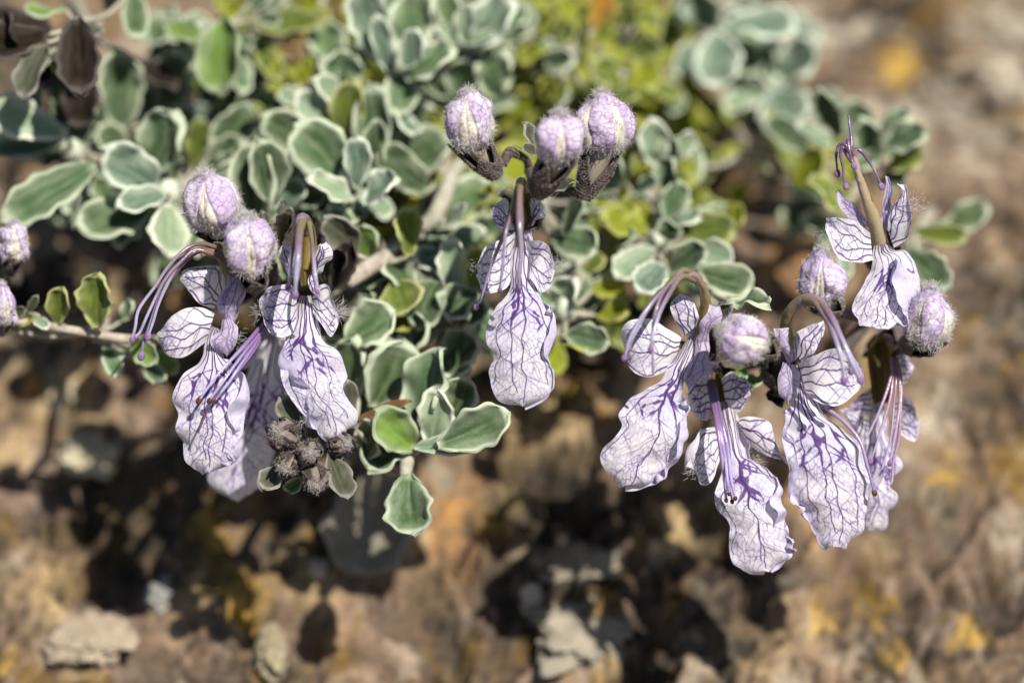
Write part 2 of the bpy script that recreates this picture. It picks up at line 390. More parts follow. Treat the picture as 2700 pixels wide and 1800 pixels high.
# ------------------------------------------------------------------ leaves
LEAFC = {   # blade, second blade tone, woolly margin, translucency
 'g': ((0.045, 0.098, 0.034), (0.085, 0.150, 0.062), (0.54, 0.61, 0.45), 0.2),
 't': ((0.065, 0.118, 0.076), (0.105, 0.17, 0.115), (0.60, 0.67, 0.55), 0.18),
 'p': ((0.17, 0.25, 0.15), (0.25, 0.33, 0.22), (0.66, 0.70, 0.57), 0.2),
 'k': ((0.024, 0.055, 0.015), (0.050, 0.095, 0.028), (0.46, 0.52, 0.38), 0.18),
 'b': ((0.13, 0.24, 0.03), (0.18, 0.29, 0.045), (0.42, 0.49, 0.33), 0.35),
 'y': ((0.24, 0.30, 0.012), (0.38, 0.41, 0.025), (0.52, 0.54, 0.16), 0.45),
 'o': ((0.085, 0.130, 0.014), (0.15, 0.20, 0.022), (0.47, 0.50, 0.22), 0.35),
 'd': ((0.006, 0.005, 0.003), (0.014, 0.011, 0.006), (0.075, 0.062, 0.058), 0.04),  # dark olive-brown blades, their shade side painted in as near black
 'r': ((0.42, 0.22, 0.03), (0.5, 0.29, 0.05), (0.45, 0.30, 0.08), 0.4),
 'n': ((0.12, 0.07, 0.035), (0.2, 0.10, 0.045), (0.30, 0.15, 0.06), 0.2),
 's': ((0.15, 0.135, 0.10), (0.25, 0.23, 0.18), (0.27, 0.25, 0.20), 0.1),
 'v': ((0.048, 0.052, 0.028), (0.075, 0.080, 0.045), (0.26, 0.25, 0.22), 0.15),
}
def leaf_mat(k):
    a, b, rim, tr = LEAFC[k]
    m, nt, p, out = newmat('felted_leaf_' + k)
    at = nd(nt, 'ShaderNodeVertexColor', layer_name='col')
    sep = nd(nt, 'ShaderNodeSeparateColor'); nt.links.new(at.outputs['Color'], sep.inputs[0])
    tc = nd(nt, 'ShaderNodeTexCoord'); oi = nd(nt, 'ShaderNodeObjectInfo')
    no = nd(nt, 'ShaderNodeTexNoise', Scale=6.0, Detail=4.0); nt.links.new(tc.outputs['Object'], no.inputs['Vector'])
    blade = ramp(nt, no.outputs['Fac'], [(0.3, a), (0.7, b)])
    var = ramp(nt, oi.outputs['Random'], [(0.0, (0.72, 0.78, 0.74)), (0.5, (1, 1, 1)), (1.0, (1.2, 1.15, 1.05))])
    blade = mixcol(nt, blade, var, 1.0, 'MULTIPLY')
    blade = mixcol(nt, blade, tuple(np.array(rim) * 0.75), sep.outputs[1])        # pale midrib
    mm = nd(nt, 'ShaderNodeMath', operation='MULTIPLY_ADD'); nt.links.new(no.outputs['Fac'], mm.inputs[0]); mm.inputs[1].default_value = 0.7
    rr = nd(nt, 'ShaderNodeMath', operation='MULTIPLY_ADD'); nt.links.new(oi.outputs['Random'], rr.inputs[0]); rr.inputs[1].default_value = 0.45; rr.inputs[2].default_value = 0.42
    nt.links.new(rr.outputs[0], mm.inputs[2])
    rf = nd(nt, 'ShaderNodeMath', operation='MULTIPLY', use_clamp=True); nt.links.new(sep.outputs[0], rf.inputs[0]); nt.links.new(mm.outputs[0], rf.inputs[1])
    dn = nd(nt, 'ShaderNodeTexNoise', Scale=2.6, Detail=5.0, Roughness=0.7); nt.links.new(tc.outputs['Object'], dn.inputs['Vector'])
    dust = ramp(nt, dn.outputs['Fac'], [(0.48, (0, 0, 0)), (0.75, (0.45, 0.45, 0.45))])
    blade = mixcol(nt, blade, tuple(np.array(rim) * 0.7), dust)
    c = mixcol(nt, blade, rim, rf.outputs[0])
    nt.links.new(c, p.inputs['Base Color'])
    p.inputs['Roughness'].default_value = 0.75; p.inputs['Specular IOR Level'].default_value = 0.05 if k == 'd' else 0.2
    p.inputs['Sheen Weight'].default_value = 0.0 if k == 'd' else 0.08; p.inputs['Sheen Roughness'].default_value = 0.5
    tl = nd(nt, 'ShaderNodeBsdfTranslucent'); nt.links.new(c, tl.inputs[0])
    mx = nd(nt, 'ShaderNodeMixShader'); mx.inputs[0].default_value = tr
    nt.links.new(p.outputs[0], mx.inputs[1]); nt.links.new(tl.outputs[0], mx.inputs[2])
    nt.links.new(mx.outputs[0], out.inputs[0])
    return m
LM = {k: leaf_mat(k) for k in LEAFC}

def leaf_shape(seed):
    """unit leaf: base at the origin, tip at +Y, blade facing +Z, about one unit wide"""
    g = np.random.default_rng(seed + 50)
    nr, nc = 27, 21
    t = np.linspace(0, 1, nr); u = np.linspace(-1, 1, nc)
    ob = g.uniform(0.44, 0.62)
    w = np.where(t < ob, 0.16 + 0.84 * np.sin(np.clip((t - 0.02) / (ob - 0.02), 0, 1) * math.pi / 2) ** 1.05, np.sqrt(np.clip(1 - ((t - ob) / (1.0 - ob)) ** 2.05, 0, 1)))
    w = np.maximum(w, 0.02) * 0.5
    fold = g.uniform(0.25, 0.85); bend = g.uniform(-0.22, 0.30); tw = g.uniform(-0.5, 0.5); sk = g.uniform(-0.08, 0.08)
    T, U = np.meshgrid(t, u, indexing='ij')
    cren = 1 + g.uniform(0.03, 0.10) * np.sin(T * g.uniform(14, 26) + g.uniform(0, 6) + 1.2 * np.sign(U)) * np.abs(U) * sstep(0.25, 0.5, T)
    X = U * w[:, None] * cren + sk * np.sin(T * 3.1)
    Z = fold * (np.abs(U) ** 1.6) * w[:, None] * 0.9 + bend * T ** 2 + tw * X * T * 0.5
    Z = Z + g.uniform(0.06, 0.14) * np.sin(T * g.uniform(7, 13) + g.uniform(0, 6) + U * 2) * np.abs(U)
    edge = np.maximum(np.abs(U), sstep(0.60, 1.04, T))
    roll = sstep(0.80, 1.0, np.abs(U)) * sstep(0.1, 0.3, T)
    Z = Z + 0.065 * np.exp(-((edge - .84) / .14) ** 2) * sstep(0.15, 0.4, T) - 0.10 * roll ** 2
    X = X * (1 - 0.05 * roll)
    Z = Z - 0.03 * np.exp(-(U / 0.10) ** 2) * sstep(0, .2, T) * (1 - T)
    top = np.stack([X, T, Z], -1)
    n = np.cross(np.gradient(top, axis=1), np.gradient(top, axis=0)); n = unit(n)
    th = (0.030 * (1 - 0.3 * np.abs(U)) + 0.012 * roll)[..., None]
    bot = top - n * th * np.sign(n[..., 2:3].mean())
    V = np.concatenate([top.reshape(-1, 3), bot.reshape(-1, 3)])
    f = gridF(nr, nc); N = nr * nc
    ring = np.concatenate([np.arange(nc - 1), np.arange(nr - 1) * nc + nc - 1, (nr - 1) * nc + np.arange(nc - 1, 0, -1), np.arange(nr - 1, 0, -1) * nc])
    side = np.stack([ring, np.roll(ring, -1), np.roll(ring, -1) + N, ring + N], -1)
    F = np.concatenate([f, f[:, ::-1] + N, side])
    rim = (0.22 * sstep(0.2, 0.65, edge) + 0.78 * sstep(0.64, 0.84, edge)) * sstep(0.05, 0.3, T + 0.2 * np.abs(U))
    rim = np.maximum(rim, sstep(0.12, 0.0, T) * 0.8)
    mid = 0.35 * np.exp(-(U / 0.08) ** 2) * (1 - T)
    c0 = np.stack([rim, mid, 0 * rim], -1).reshape(-1, 3)
    c1 = np.stack([np.maximum(rim, 0.55), mid, 0 * rim], -1).reshape(-1, 3)   # woolly underside
    return V, F, np.concatenate([c0, c1])
SHAPES = [leaf_shape(k) for k in range(16)]
_cache = {}
def leaf_mesh(k, cat):
    if (k, cat) not in _cache:
        V, F, c = SHAPES[k]
        o = mk('leaf', V / MM, F, mat=LM[cat], col=c); _cache[(k, cat)] = o.data
        bpy.data.objects.remove(o)
    return _cache[(k, cat)]
lr = random.Random(5)
def add_leaf(parent, B, T, wmm, cat, roll=None, shape=None, hint=None):
    B = np.asarray(B); T = np.asarray(T)
    y = unit(T - B); L = np.linalg.norm(T - B)
    h = (-FWD * 0.62 + np.array([0, 0, 0.55]) + np.array([lr.uniform(-.35, .35), lr.uniform(-.25, .25), lr.uniform(-.2, .2)])) if hint is None else np.asarray(hint)
    z = unit(h - y * np.dot(h, y)); x = np.cross(y, z)
    r = math.radians(lr.uniform(-22, 22) if roll is None else roll)
    x, z = x * math.cos(r) + z * math.sin(r), z * math.cos(r) - x * math.sin(r)
    me = leaf_mesh(lr.randrange(len(SHAPES)) if shape is None else shape, cat)
    o = bpy.data.objects.new('leaf', me); COL.objects.link(o); o.parent = parent
    s = min(wmm, L) * 0.95
    M = np.eye(4); wmm *= 1.12
    M[:3, 0] = x * wmm * MM; M[:3, 1] = y * L * MM; M[:3, 2] = z * s * MM
    M[:3, 3] = (B - base_of(parent)) * MM
    o.matrix_local = Matrix(M.tolist())
    return o
def pxmm(w, K, d): return w / K.k * 0.05 * (DIST + d) / DIST

# growing points: native x, y, depth mm, label
SHOOTS = [
 (193, 394, 34, 'blurred grey-green leaf rosette at the end of a stem, above the two purple far buds'),
 (448, 508, 27, 'green felted leaf rosette with white edges beside the tallest hairy bud'),
 (916, 476, 25, 'large cupped grey-green rosette with a white woolly tip behind the brown-tipped arching flower'),
 (1066, 170, 38, 'tall grey-green rosette of upright leaves left of the round purple bud'),
 (1226, 109, 42, 'pale star-like rosette directly above the round purple bud on its own stalk'),
 (880, 262, 33, 'small pale rosette growing between the two larger grey-green rosettes'),
 (1139, 1162, 13, 'crisp grey-green rosette with white edges overhanging the bare rock'),
 (1690, 550, 38, 'yellow-green stacked rosette right of the three round buds'),
 (1737, 640, 33, 'felted green rosette just above the arched stamens'),
 (1493, 817, 24, 'small rosette with a woolly tip beside the drooping single flower'),
 (1890, 70, 66, 'silvery blurred rosette above bare rock, the higher of two'),
 (2054, 226, 70, 'silvery blurred rosette above bare rock, the lower of two'),
 (2290, 420, 42, 'blurred dark green shoot behind the upright flower with curled stamens'),
 (2420, 660, 34, 'green shoot with white-edged leaves tucked beside the upright flower'),
 (1500, 140, 52, 'yellow-green leafy shoot behind the pair of round buds'),
 (1640, 190, 56, 'olive yellow shoot with ring-shaped leaves below the silvery rosettes'),
 (1440, 70, 58, 'yellow-green shoot carrying one withered orange leaf'),
 (860, 190, 44, 'yellowing shoot of small leaves beside the tall grey-green rosette'),
 (690, 70, 46, 'green-yellow leaf shoot arching above a dark hollow'),
 (205, 60, 20, 'dark brown-green shoot of drooping nearly black leaves'),
 (590, 60, 38, 'shoot with a single bright green pale-edged leaf hanging down'),
 (250, 872, 16, 'low shoot of small white-edged leaves on a bare pinkish stem'),
 (1010, 690, 19, 'pinkish-stemmed shoot with one bright translucent green leaf'),
 (1240, 800, 21, 'dark green shoot of white-rimmed leaves left of the drooping single flower'),
 (950, 930, 17, 'shaded dark green shoot right of the frilled flower lip'),
 (420, 300, 44, 'dim upright leaves beside a dark hollow above the felted green rosette'),
 (1170, 440, 34, 'yellow-green shoot with a pale thick stem under the round purple bud'),
 (690, 590, 24, 'dark green white-edged leaves standing behind the tallest hairy bud'),
 (1930, 800, 7, 'small dark leaf pair with white edge above the fuzzy sideways bud'),
 (1070, 1250, 14, 'single white-edged leaf hanging from the lowest stem over the rock'),
 (1420, 520, 33, 'green leaves hidden behind the dark cups of the three round buds'),
 (1980, 380, 62, 'yellowed sparse shoot between silvery rosettes and upright flower'),
]
# traced leaves: window, base x y, tip x y, width, colour [, depth of the tip]
LV = [
 (L1,330,240,-60,330,250,'d',16),(L1,530,130,560,610,280,'d',13),(L1,450,60,205,120,170,'b',24),(L1,350,370,470,495,150,'y',22),(L1,570,180,690,250,120,'v',20),
 (L1,920,-90,940,255,170,'k',30),(L1,1150,150,1340,300,190,'b',34),(L1,1545,120,1500,580,340,'b',30),(L1,835,900,800,395,290,'g',36),
 (L1,1120,790,1240,410,290,'k',42),(L1,420,900,400,470,180,'g',34),(L1,460,930,-40,780,270,'p',24),(L1,330,300,170,640,210,'v',15),(L1,120,330,60,120,190,'d',15),(L1,300,720,150,620,170,'p',30),(L1,400,1000,-20,1040,200,'g',30),
 (L1,500,1030,590,690,190,'g',32),(L1,660,1140,100,1490,270,'g',20),(L1,1050,1200,1150,820,350,'g',23),(L1,1100,1300,780,1060,300,'t',20),
 (L1,1150,1330,850,1410,190,'t',19),(L1,860,1090,710,900,190,'k',36),(L1,1040,1430,590,1520,280,'k',21),(L1,1160,1400,1200,1720,280,'p',20),
 (L1,1330,1150,1400,860,170,'o',36),(L1,1420,1250,1610,1110,170,'g',30),(L1,1790,1560,1750,1040,290,'k',20),(L1,1240,1080,1290,760,180,'k',40),
 (L3,150,200,690,200,220,'o',44),(L3,100,120,420,20,160,'p',50),(L3,190,290,370,580,170,'o',40),(L3,400,720,380,480,110,'y',40),(L3,560,660,630,470,120,'y',42),(L3,500,700,480,560,110,'y',41),
 (L3,470,790,340,680,130,'y',38),(L3,620,300,740,100,150,'y',50),(L3,700,380,800,200,140,'y',52),(L3,560,100,700,-20,160,'y',52),(L3,800,80,880,-20,120,'y',54),
 (L3,1210,500,990,-30,310,'t',32),(L3,1400,470,1490,-30,320,'g',34),(L3,1270,580,1170,170,160,'t',30),(L3,1380,530,1445,260,190,'t',28),
 (L3,1390,620,1700,390,260,'g',30),(L3,1330,520,1330,840,240,'g',32),(L3,1800,380,1670,-30,200,'g',38),(L3,1850,400,2150,30,310,'t',36),
 (L3,1840,350,1860,70,150,'p',34),(L3,1800,350,1650,210,130,'p',35),(L3,1860,350,2050,285,120,'p',35),(L3,1860,380,1960,560,150,'g',40),
 (L3,880,740,885,430,310,'g',34),(L3,890,810,700,650,210,'p',28),(L3,900,1100,960,690,250,'o',28),(L3,850,960,570,770,240,'p',29),
 (L3,570,1150,310,940,290,'k',28),(L3,340,1010,180,850,160,'o',32),(L3,1150,1320,1140,740,270,'k',29),(L3,1290,840,1410,1050,190,'t',30),
 (L3,900,1410,580,1040,390,'g',20),(L3,1000,1460,1000,1110,200,'t',19),(L3,1110,1360,1170,980,190,'k',24),(L3,340,1570,245,1150,320,'k',18),
 (L3,1550,1490,1230,1170,270,'k',26),(L3,1790,790,1870,480,270,'g',40),(L3,2050,760,2110,450,270,'k',38),(L3,2150,460,2400,420,160,'y',50),
 (L3,1460,1010,1650,900,160,'y',40),(L3,1500,1150,1750,1050,170,'y',38),(L3,1380,1100,1600,1000,150,'o',40),(L3,1650,1250,1850,1150,170,'y',38),(L3,1560,1250,1420,1110,150,'y',37),(L3,1750,950,1900,820,150,'o',42),
 (L4,870,600,600,440,160,'p',18),(L4,940,630,1160,470,250,'t',19),(L4,960,700,740,700,220,'k',22),(L4,890,970,690,750,210,'v',12),(L4,930,1020,940,780,220,'b',17),
 (L4,1250,980,1225,680,190,'o',16),(L4,720,1210,830,925,160,'d',9),(L4,1260,1210,1110,970,270,'k',19),(L4,900,1210,1110,1090,190,'k',20),
 (L4,1140,1150,1230,1370,290,'o',16),(L4,1450,1140,1330,1440,270,'k',17),(L4,1560,1260,1550,890,190,'p',18),(L4,1700,1310,1680,950,190,'o',17),
 (L4,1710,1210,1550,1390,300,'k',15),(L4,800,1540,1040,1340,270,'g',17),(L4,1440,910,1730,820,170,'p',24),(L4,1320,560,1480,430,150,'y',32),(L4,1650,560,1800,480,170,'y',32),
 (L4,1700,640,1850,560,170,'y',30),(L4,1480,780,1640,650,90,'p',22),(L4,1720,830,1900,760,150,'g',26),(L4,700,1250,900,1350,200,'v',18),
 (L6,420,500,545,280,190,'g',30),(L6,590,430,660,240,160,'o',36),(L6,780,320,755,70,190,'p',34),(L6,860,310,990,140,130,'p',36),(L6,830,330,900,170,150,'k',35),(L6,860,490,885,300,180,'g',30),
 (L6,850,660,925,455,170,'g',30),(L6,205,760,295,550,130,'k',20),(L6,140,790,400,860,220,'g',22),(L6,370,720,640,590,180,'y',32),(L6,730,730,490,670,190,'y',28),
 (L6,770,840,560,1020,190,'p',24),(L6,830,940,690,1110,190,'t',18),(L6,860,700,1030,640,140,'p',28),(L6,900,720,1235,720,210,'o',28),(L6,860,800,850,690,150,'k',26),
 (L6,860,990,1080,860,180,'k',22),(L6,1000,840,1230,930,180,'p',25),(L6,1050,990,1340,1060,250,'k',16),(L6,1225,1205,1450,1170,190,'k',3),
 (L6,200,1260,240,1070,220,'p',20),(L6,180,1240,80,1110,150,'p',22),(L6,210,1370,460,1440,170,'g',17),(L6,150,1400,340,1510,160,'y',18),(L6,390,1100,570,1120,150,'y',24),
 (L6,410,1260,610,1240,160,'y',22),(L6,1040,340,1160,250,100,'y',44),(L6,1220,790,1310,590,140,'y',36),(L6,640,500,780,430,110,'p',30),(L6,520,560,620,500,110,'y',34),(L6,960,560,1080,500,120,'y',36),
 (L6,440,420,300,330,170,'o',34),(L6,380,600,300,500,140,'g',30),(L6,330,990,430,900,120,'o',28),(L6,560,830,640,760,140,'g',28),
 (L5,1500,200,1410,-70,250,'t',62),(L5,1590,180,2030,200,290,'t',58),(L5,1590,150,1800,0,190,'p',62),(L5,1560,210,1540,570,290,'t',56),
 (L5,1390,290,1250,490,180,'t',62),(L5,1690,290,1800,490,190,'k',62),(L5,1350,200,1270,-20,220,'g',66),(L5,1940,570,2210,370,280,'t',64),
 (L5,1950,600,2060,830,340,'t',62),(L5,1860,580,1620,730,190,'p',64),(L5,1880,570,1860,320,190,'g',66),(L5,1240,550,1240,770,150,'g',60),(L5,1960,590,1800,480,150,'p',64),
 (L5,900,600,1140,520,240,'y',50),(L5,860,370,1130,355,170,'o',54),(L5,880,610,710,450,200,'o',48),(L5,980,100,1120,60,190,'y',60),(L5,900,140,1000,-20,170,'y',62),(L5,300,210,440,150,160,'y',54),
 (L5,170,430,330,370,170,'y',48),(L5,380,480,530,400,170,'p',46),(L5,560,180,640,80,150,'y',56),(L5,440,280,560,220,160,'o',54),(L5,560,370,690,310,150,'y',52),
 (L5,700,300,820,220,150,'y',56),(L5,700,190,770,-30,190,'r',56),(L5,560,60,500,-20,150,'r',60),(L5,430,700,500,600,110,'y',44),(L5,120,270,250,200,150,'g',50),(L5,640,620,760,560,150,'o',48),(L5,1150,250,1010,200,130,'y',58),
 (L5,460,100,330,40,150,'y',56),(L5,800,720,980,660,150,'o',46),(L5,420,740,540,680,170,'k',44),
 (L7,480,800,370,550,160,'k',38),(L7,650,910,610,740,170,'k',38),(L7,740,860,960,785,180,'k',36),(L7,690,770,870,680,150,'g',44),(L7,220,1100,360,910,180,'y',40),
 (L7,320,790,450,860,130,'y',48),(L7,490,1270,310,1090,220,'o',34),(L7,770,1000,950,900,150,'o',38),(L7,920,1370,1190,1390,120,'o',32),(L7,540,1010,680,930,150,'g',40),(L7,600,1060,480,980,140,'y',40),(L7,700,1100,880,1020,150,'k',40),
 (K5,700,880,940,1090,200,'k',26),(L7,170,760,60,720,130,'y',56),(L7,560,1180,420,1130,140,'y',38),(K5,330,880,360,1020,90,'p',30),
 (L8,850,730,880,490,180,'p',6),(L8,890,730,1225,585,200,'g',4),(L8,800,640,890,280,260,'g',9),(L8,960,610,1045,410,170,'k',10),(L8,770,750,600,580,200,'b',7),
 (L8,770,745,1090,730,110,'p',6),(L8,720,720,550,860,220,'k',11),(L8,740,885,765,1165,230,'g',6),(L8,500,810,575,625,170,'k',9),(L8,460,640,390,420,120,'v',4),
 (L8,550,530,700,250,290,'k',13),(L8,420,210,630,60,220,'g',13),(L8,450,490,440,230,220,'k',14),(L8,760,250,860,120,200,'k',16),(L8,940,330,1060,180,200,'k',18),(L8,980,200,960,360,190,'k',17),(L8,700,170,600,60,160,'k',18),
 (L8,470,600,710,510,70,'n',9),(L8,620,120,800,60,130,'y',18),(L8,1000,100,1130,30,170,'k',17),(L8,1180,240,1090,60,150,'g',19),
 (L2,470,1110,515,840,190,'o',10),(L2,800,1140,820,735,290,'o',9),(L2,1080,1240,1260,1410,180,'b',14),(L2,40,1160,270,1080,110,'y',12),(L2,230,1010,300,880,70,'p',10),
 (L2,240,1020,380,1120,90,'p',11),(L2,1100,1300,1000,1380,120,'g',18),(L2,1300,1330,1440,1480,150,'b',20),(L2,1200,1430,1330,1560,140,'g',18),
 (Q1,420,330,280,130,110,'v',8),(Q1,600,250,620,10,190,'v',7),(L6,1140,1300,1240,1210,90,'v',2),
]
sh_objs = []
for (x, y, d, lab) in SHOOTS:
    sh_objs.append(thing('leafy_shoot', lab, 'plant shoot', W(NAT, x, y, d), 'leafy shoots of the grey-green plant'))
SXY = np.array([(s[0], s[1]) for s in SHOOTS])
def nearest(px, py): return int(np.argmin(np.hypot(SXY[:, 0] - px, SXY[:, 1] - py)))
def petiole(parent, A, B, mat, r=0.45):
    A, B = np.asarray(A), np.asarray(B); L = np.linalg.norm(A - B)
    if L < 0.8: return
    mid = (A + B) / 2 + FWD * L * 0.10 - np.array([0, 0, L * 0.08])
    V, F, t = tubeVF([A, mid, B], [r * 1.15, r * 0.9, r * 0.8], 7, 10)
    mk('leaf_stalk', V, F, parent, mat, origin=base_of(parent))
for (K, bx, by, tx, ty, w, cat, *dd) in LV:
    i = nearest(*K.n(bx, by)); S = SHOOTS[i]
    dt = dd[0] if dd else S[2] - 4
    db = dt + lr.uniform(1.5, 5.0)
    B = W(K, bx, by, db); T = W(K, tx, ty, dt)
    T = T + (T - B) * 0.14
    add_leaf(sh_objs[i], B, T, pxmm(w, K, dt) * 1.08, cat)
    petiole(sh_objs[i], base_of(sh_objs[i]), B, M_STEM)
# a few more leaves deeper in each shoot, and its stem down to the rock
for i, (x, y, d, lab) in enumerate(SHOOTS):
    C = base_of(sh_objs[i])
    n = {6: 0, 28: 0, 29: 0, 21: 0, 12: 5, 13: 2, 10: 4, 11: 3, 31: 4, 9: 2, 24: 4, 22: 5, 23: 6, 14: 13, 15: 13, 16: 12, 17: 11, 26: 11, 20: 8, 18: 9, 19: 6, 25: 9, 0: 4, 1: 5, 2: 6, 3: 6}.get(i, 6)
    pal = {14: 'yyyoy', 15: 'yyyoo', 16: 'yyyo', 17: 'yyyo', 18: 'oyyk', 20: 'kkk', 25: 'kkk', 19: 'dddv', 26: 'yyyo', 7: 'yyyo', 30: 'yyog', 8: 'yogg', 9: 'yog', 23: 'kgo', 5: 'ggy', 31: 'yyo', 12: 'kk', 13: 'gkk', 10: 'tgg', 11: 'tgg'}.get(i, 'kkkkg')  # dark green palettes stand in for shade in the foliage gaps
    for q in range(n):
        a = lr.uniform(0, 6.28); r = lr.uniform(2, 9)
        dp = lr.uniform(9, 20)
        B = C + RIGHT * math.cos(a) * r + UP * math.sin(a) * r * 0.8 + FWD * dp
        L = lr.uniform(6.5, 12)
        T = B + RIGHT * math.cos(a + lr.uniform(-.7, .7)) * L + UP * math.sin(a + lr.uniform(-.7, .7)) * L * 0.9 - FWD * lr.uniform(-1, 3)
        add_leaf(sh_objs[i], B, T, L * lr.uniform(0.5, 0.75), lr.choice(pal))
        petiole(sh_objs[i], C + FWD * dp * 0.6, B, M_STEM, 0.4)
    # small inner leaves packed round the growing point
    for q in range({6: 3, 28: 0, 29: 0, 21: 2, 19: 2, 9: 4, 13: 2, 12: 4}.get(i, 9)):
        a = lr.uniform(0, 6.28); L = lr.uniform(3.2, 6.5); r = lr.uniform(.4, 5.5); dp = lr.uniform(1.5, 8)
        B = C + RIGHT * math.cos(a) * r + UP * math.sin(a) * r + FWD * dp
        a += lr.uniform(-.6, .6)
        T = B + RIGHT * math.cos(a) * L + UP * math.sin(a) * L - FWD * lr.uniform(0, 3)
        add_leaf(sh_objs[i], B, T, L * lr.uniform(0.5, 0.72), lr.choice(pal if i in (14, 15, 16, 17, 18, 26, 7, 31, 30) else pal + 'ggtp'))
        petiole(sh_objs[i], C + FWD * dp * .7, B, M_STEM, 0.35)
    # stem
    E = on_rock(x + lr.uniform(-60, 60), y - (170 if y > 700 else 40) + lr.uniform(-30, 30))
    E[2] = rock_h(E[0:1], E[1:2])[0] - 1.5
    m1 = C + FWD * 8 + np.array([0, 1, 0]); m2 = (C + E) / 2 + np.array([lr.uniform(-3, 3), 3, 3])
    V, F, t = tubeVF([C - UP * 0.2, C + FWD * 3.5, m1, m2, E], [0.7, 0.75, 0.85, 1.0, 1.2], 9, 30)
    mk('stem', V, F, sh_objs[i], M_STEMP if i in (21, 22, 26) else M_STEM, origin=C)
    # woolly growing tip
    if i in (0, 1, 2, 3, 4, 6, 7, 8, 9, 11):
        nu, nv = 18, 12
        th = np.linspace(0, math.pi, nv); ph = np.linspace(0, 2 * math.pi, nu, endpoint=False)
        T, H = np.meshgrid(th, ph, indexing='ij')
        S = np.stack([np.sin(T) * np.cos(H), np.sin(T) * np.sin(H), np.cos(T)], -1)
        R = S * (1 + 0.18 * np.abs(np.sin(H * 2))[..., None] * np.sin(T)[..., None])
        mk('growing_tip', C + R * np.array([1.5, 1.5, 1.9]) - FWD * 1.0, gridF(nv, nu, True), sh_objs[i], M_KNOB, origin=C)
def twig(i, K, pts, r, mat):
    V, F, t = tubeVF([W(K, *q) for q in pts], r, 10, 40)
    V = V + 0.12 * unit(V - V.mean(0)) * fbm(V / 1.5, 3, 3)[:, None]
    mk('stem', V, F, sh_objs[i], mat, origin=base_of(sh_objs[i]))
twig(21, L2, [(60, 1090, 12), (300, 1100, 13), (460, 1140, 13), (700, 1180, 13), (900, 1215, 14), (1100, 1240, 16), (1400, 1250, 24)], [0.5, .55, .6, .62, .66, .7, .7], M_STEMP)
twig(22, L4, [(820, 1170, 13), (900, 1110, 15), (1050, 1010, 18), (1200, 920, 22), (1330, 830, 27)], [0.9, 1.15, 1.2, 1.1, 1.0], M_STEMP)
twig(26, L4, [(1640, 300, 38), (1550, 420, 31), (1490, 570, 28), (1430, 700, 27), (1330, 800, 27)], [0.9, 1.15, 1.2, 1.2, 1.0], M_STEM)
twig(9, L6, [(120, 1100, 24), (250, 980, 27), (360, 880, 30)], [0.5, .55, .5], M_STEM)
twig(6, L8, [(850, 720, 13), (760, 745, 12), (735, 800, 10), (722, 900, 9)], [0.8, .9, 1.0, .8], M_STEM)

# the broad grey felted leaf lying against the rock
def rock_d(px, py): return float(np.dot(on_rock(px, py), FWD))
_b, _t = L8.n(640, 860), L8.n(440, 1400)
_db, _dt = rock_d(*_b) - 9, rock_d(*_t) - 4
gl = thing('fallen_leaf', 'broad dull grey felted leaf lying on the rock below the small dark bud cluster', 'leaf', W(NAT, *_t, _dt))
add_leaf(gl, W(NAT, *_b, _db), W(NAT, *_t, _dt), pxmm(430, L8, 45), 's', roll=8, shape=2, hint=-FWD + np.array([0, 0, 0.15]))

# ------------------------------------------------------------------ petals
WHITE = np.array((0.885, 0.87, 0.905)); LILAC = np.array((0.50, 0.43, 0.78)); VEIN = np.array((0.075, 0.024, 0.165))
RET = np.array((0.225, 0.15, 0.48)); MAUVE = np.array((0.46, 0.33, 0.60)); OLIVE = np.array((0.155, 0.125, 0.045)); CREAM = np.array((0.66, 0.62, 0.53))
def cells(X, Y, ax, ay, seed, warp=0.25, slope=0.0):
    """distance-to-border of an irregular net of cells about ax by ay mm"""
    g = np.random.default_rng(seed)
    q = np.stack([X, Y, X * 0], -1)
    Xw = X / ax + warp * vnoise(q / (ax * 1.3), seed % 7); Yw = (Y - slope * np.abs(X)) / ay + warp * vnoise(q / (ay * 1.3), 3 + seed % 5)
    x0, x1, y0, y1 = Xw.min() - 1, Xw.max() + 1, Yw.min() - 1, Yw.max() + 1
    nx, ny = int(x1 - x0) + 1, int(y1 - y0) + 1
    S = np.stack(np.meshgrid(np.arange(nx), np.arange(ny), indexing='ij'), -1).astype(float) + g.uniform(-0.38, 0.38, (nx, ny, 2))
    S[..., 1] += 0.5 * (np.arange(nx) % 2)[:, None]
    Pi = np.stack([Xw - x0, Yw - y0], -1); b = np.floor(Pi).astype(int)
    ds = []
    for i in range(-1, 3):
        for j in range(-2, 3):
            I = np.clip(b[..., 0] + i, 0, nx - 1); J = np.clip(b[..., 1] + j, 0, ny - 1)
            D = np.hypot(*np.moveaxis(Pi - S[I, J], -1, 0))
            D = np.where((b[..., 0] + i != I) | (b[..., 1] + j != J), 9, D); ds.append(D)
    ds = np.sort(np.stack(ds), 0)
    return ds[1] - ds[0]
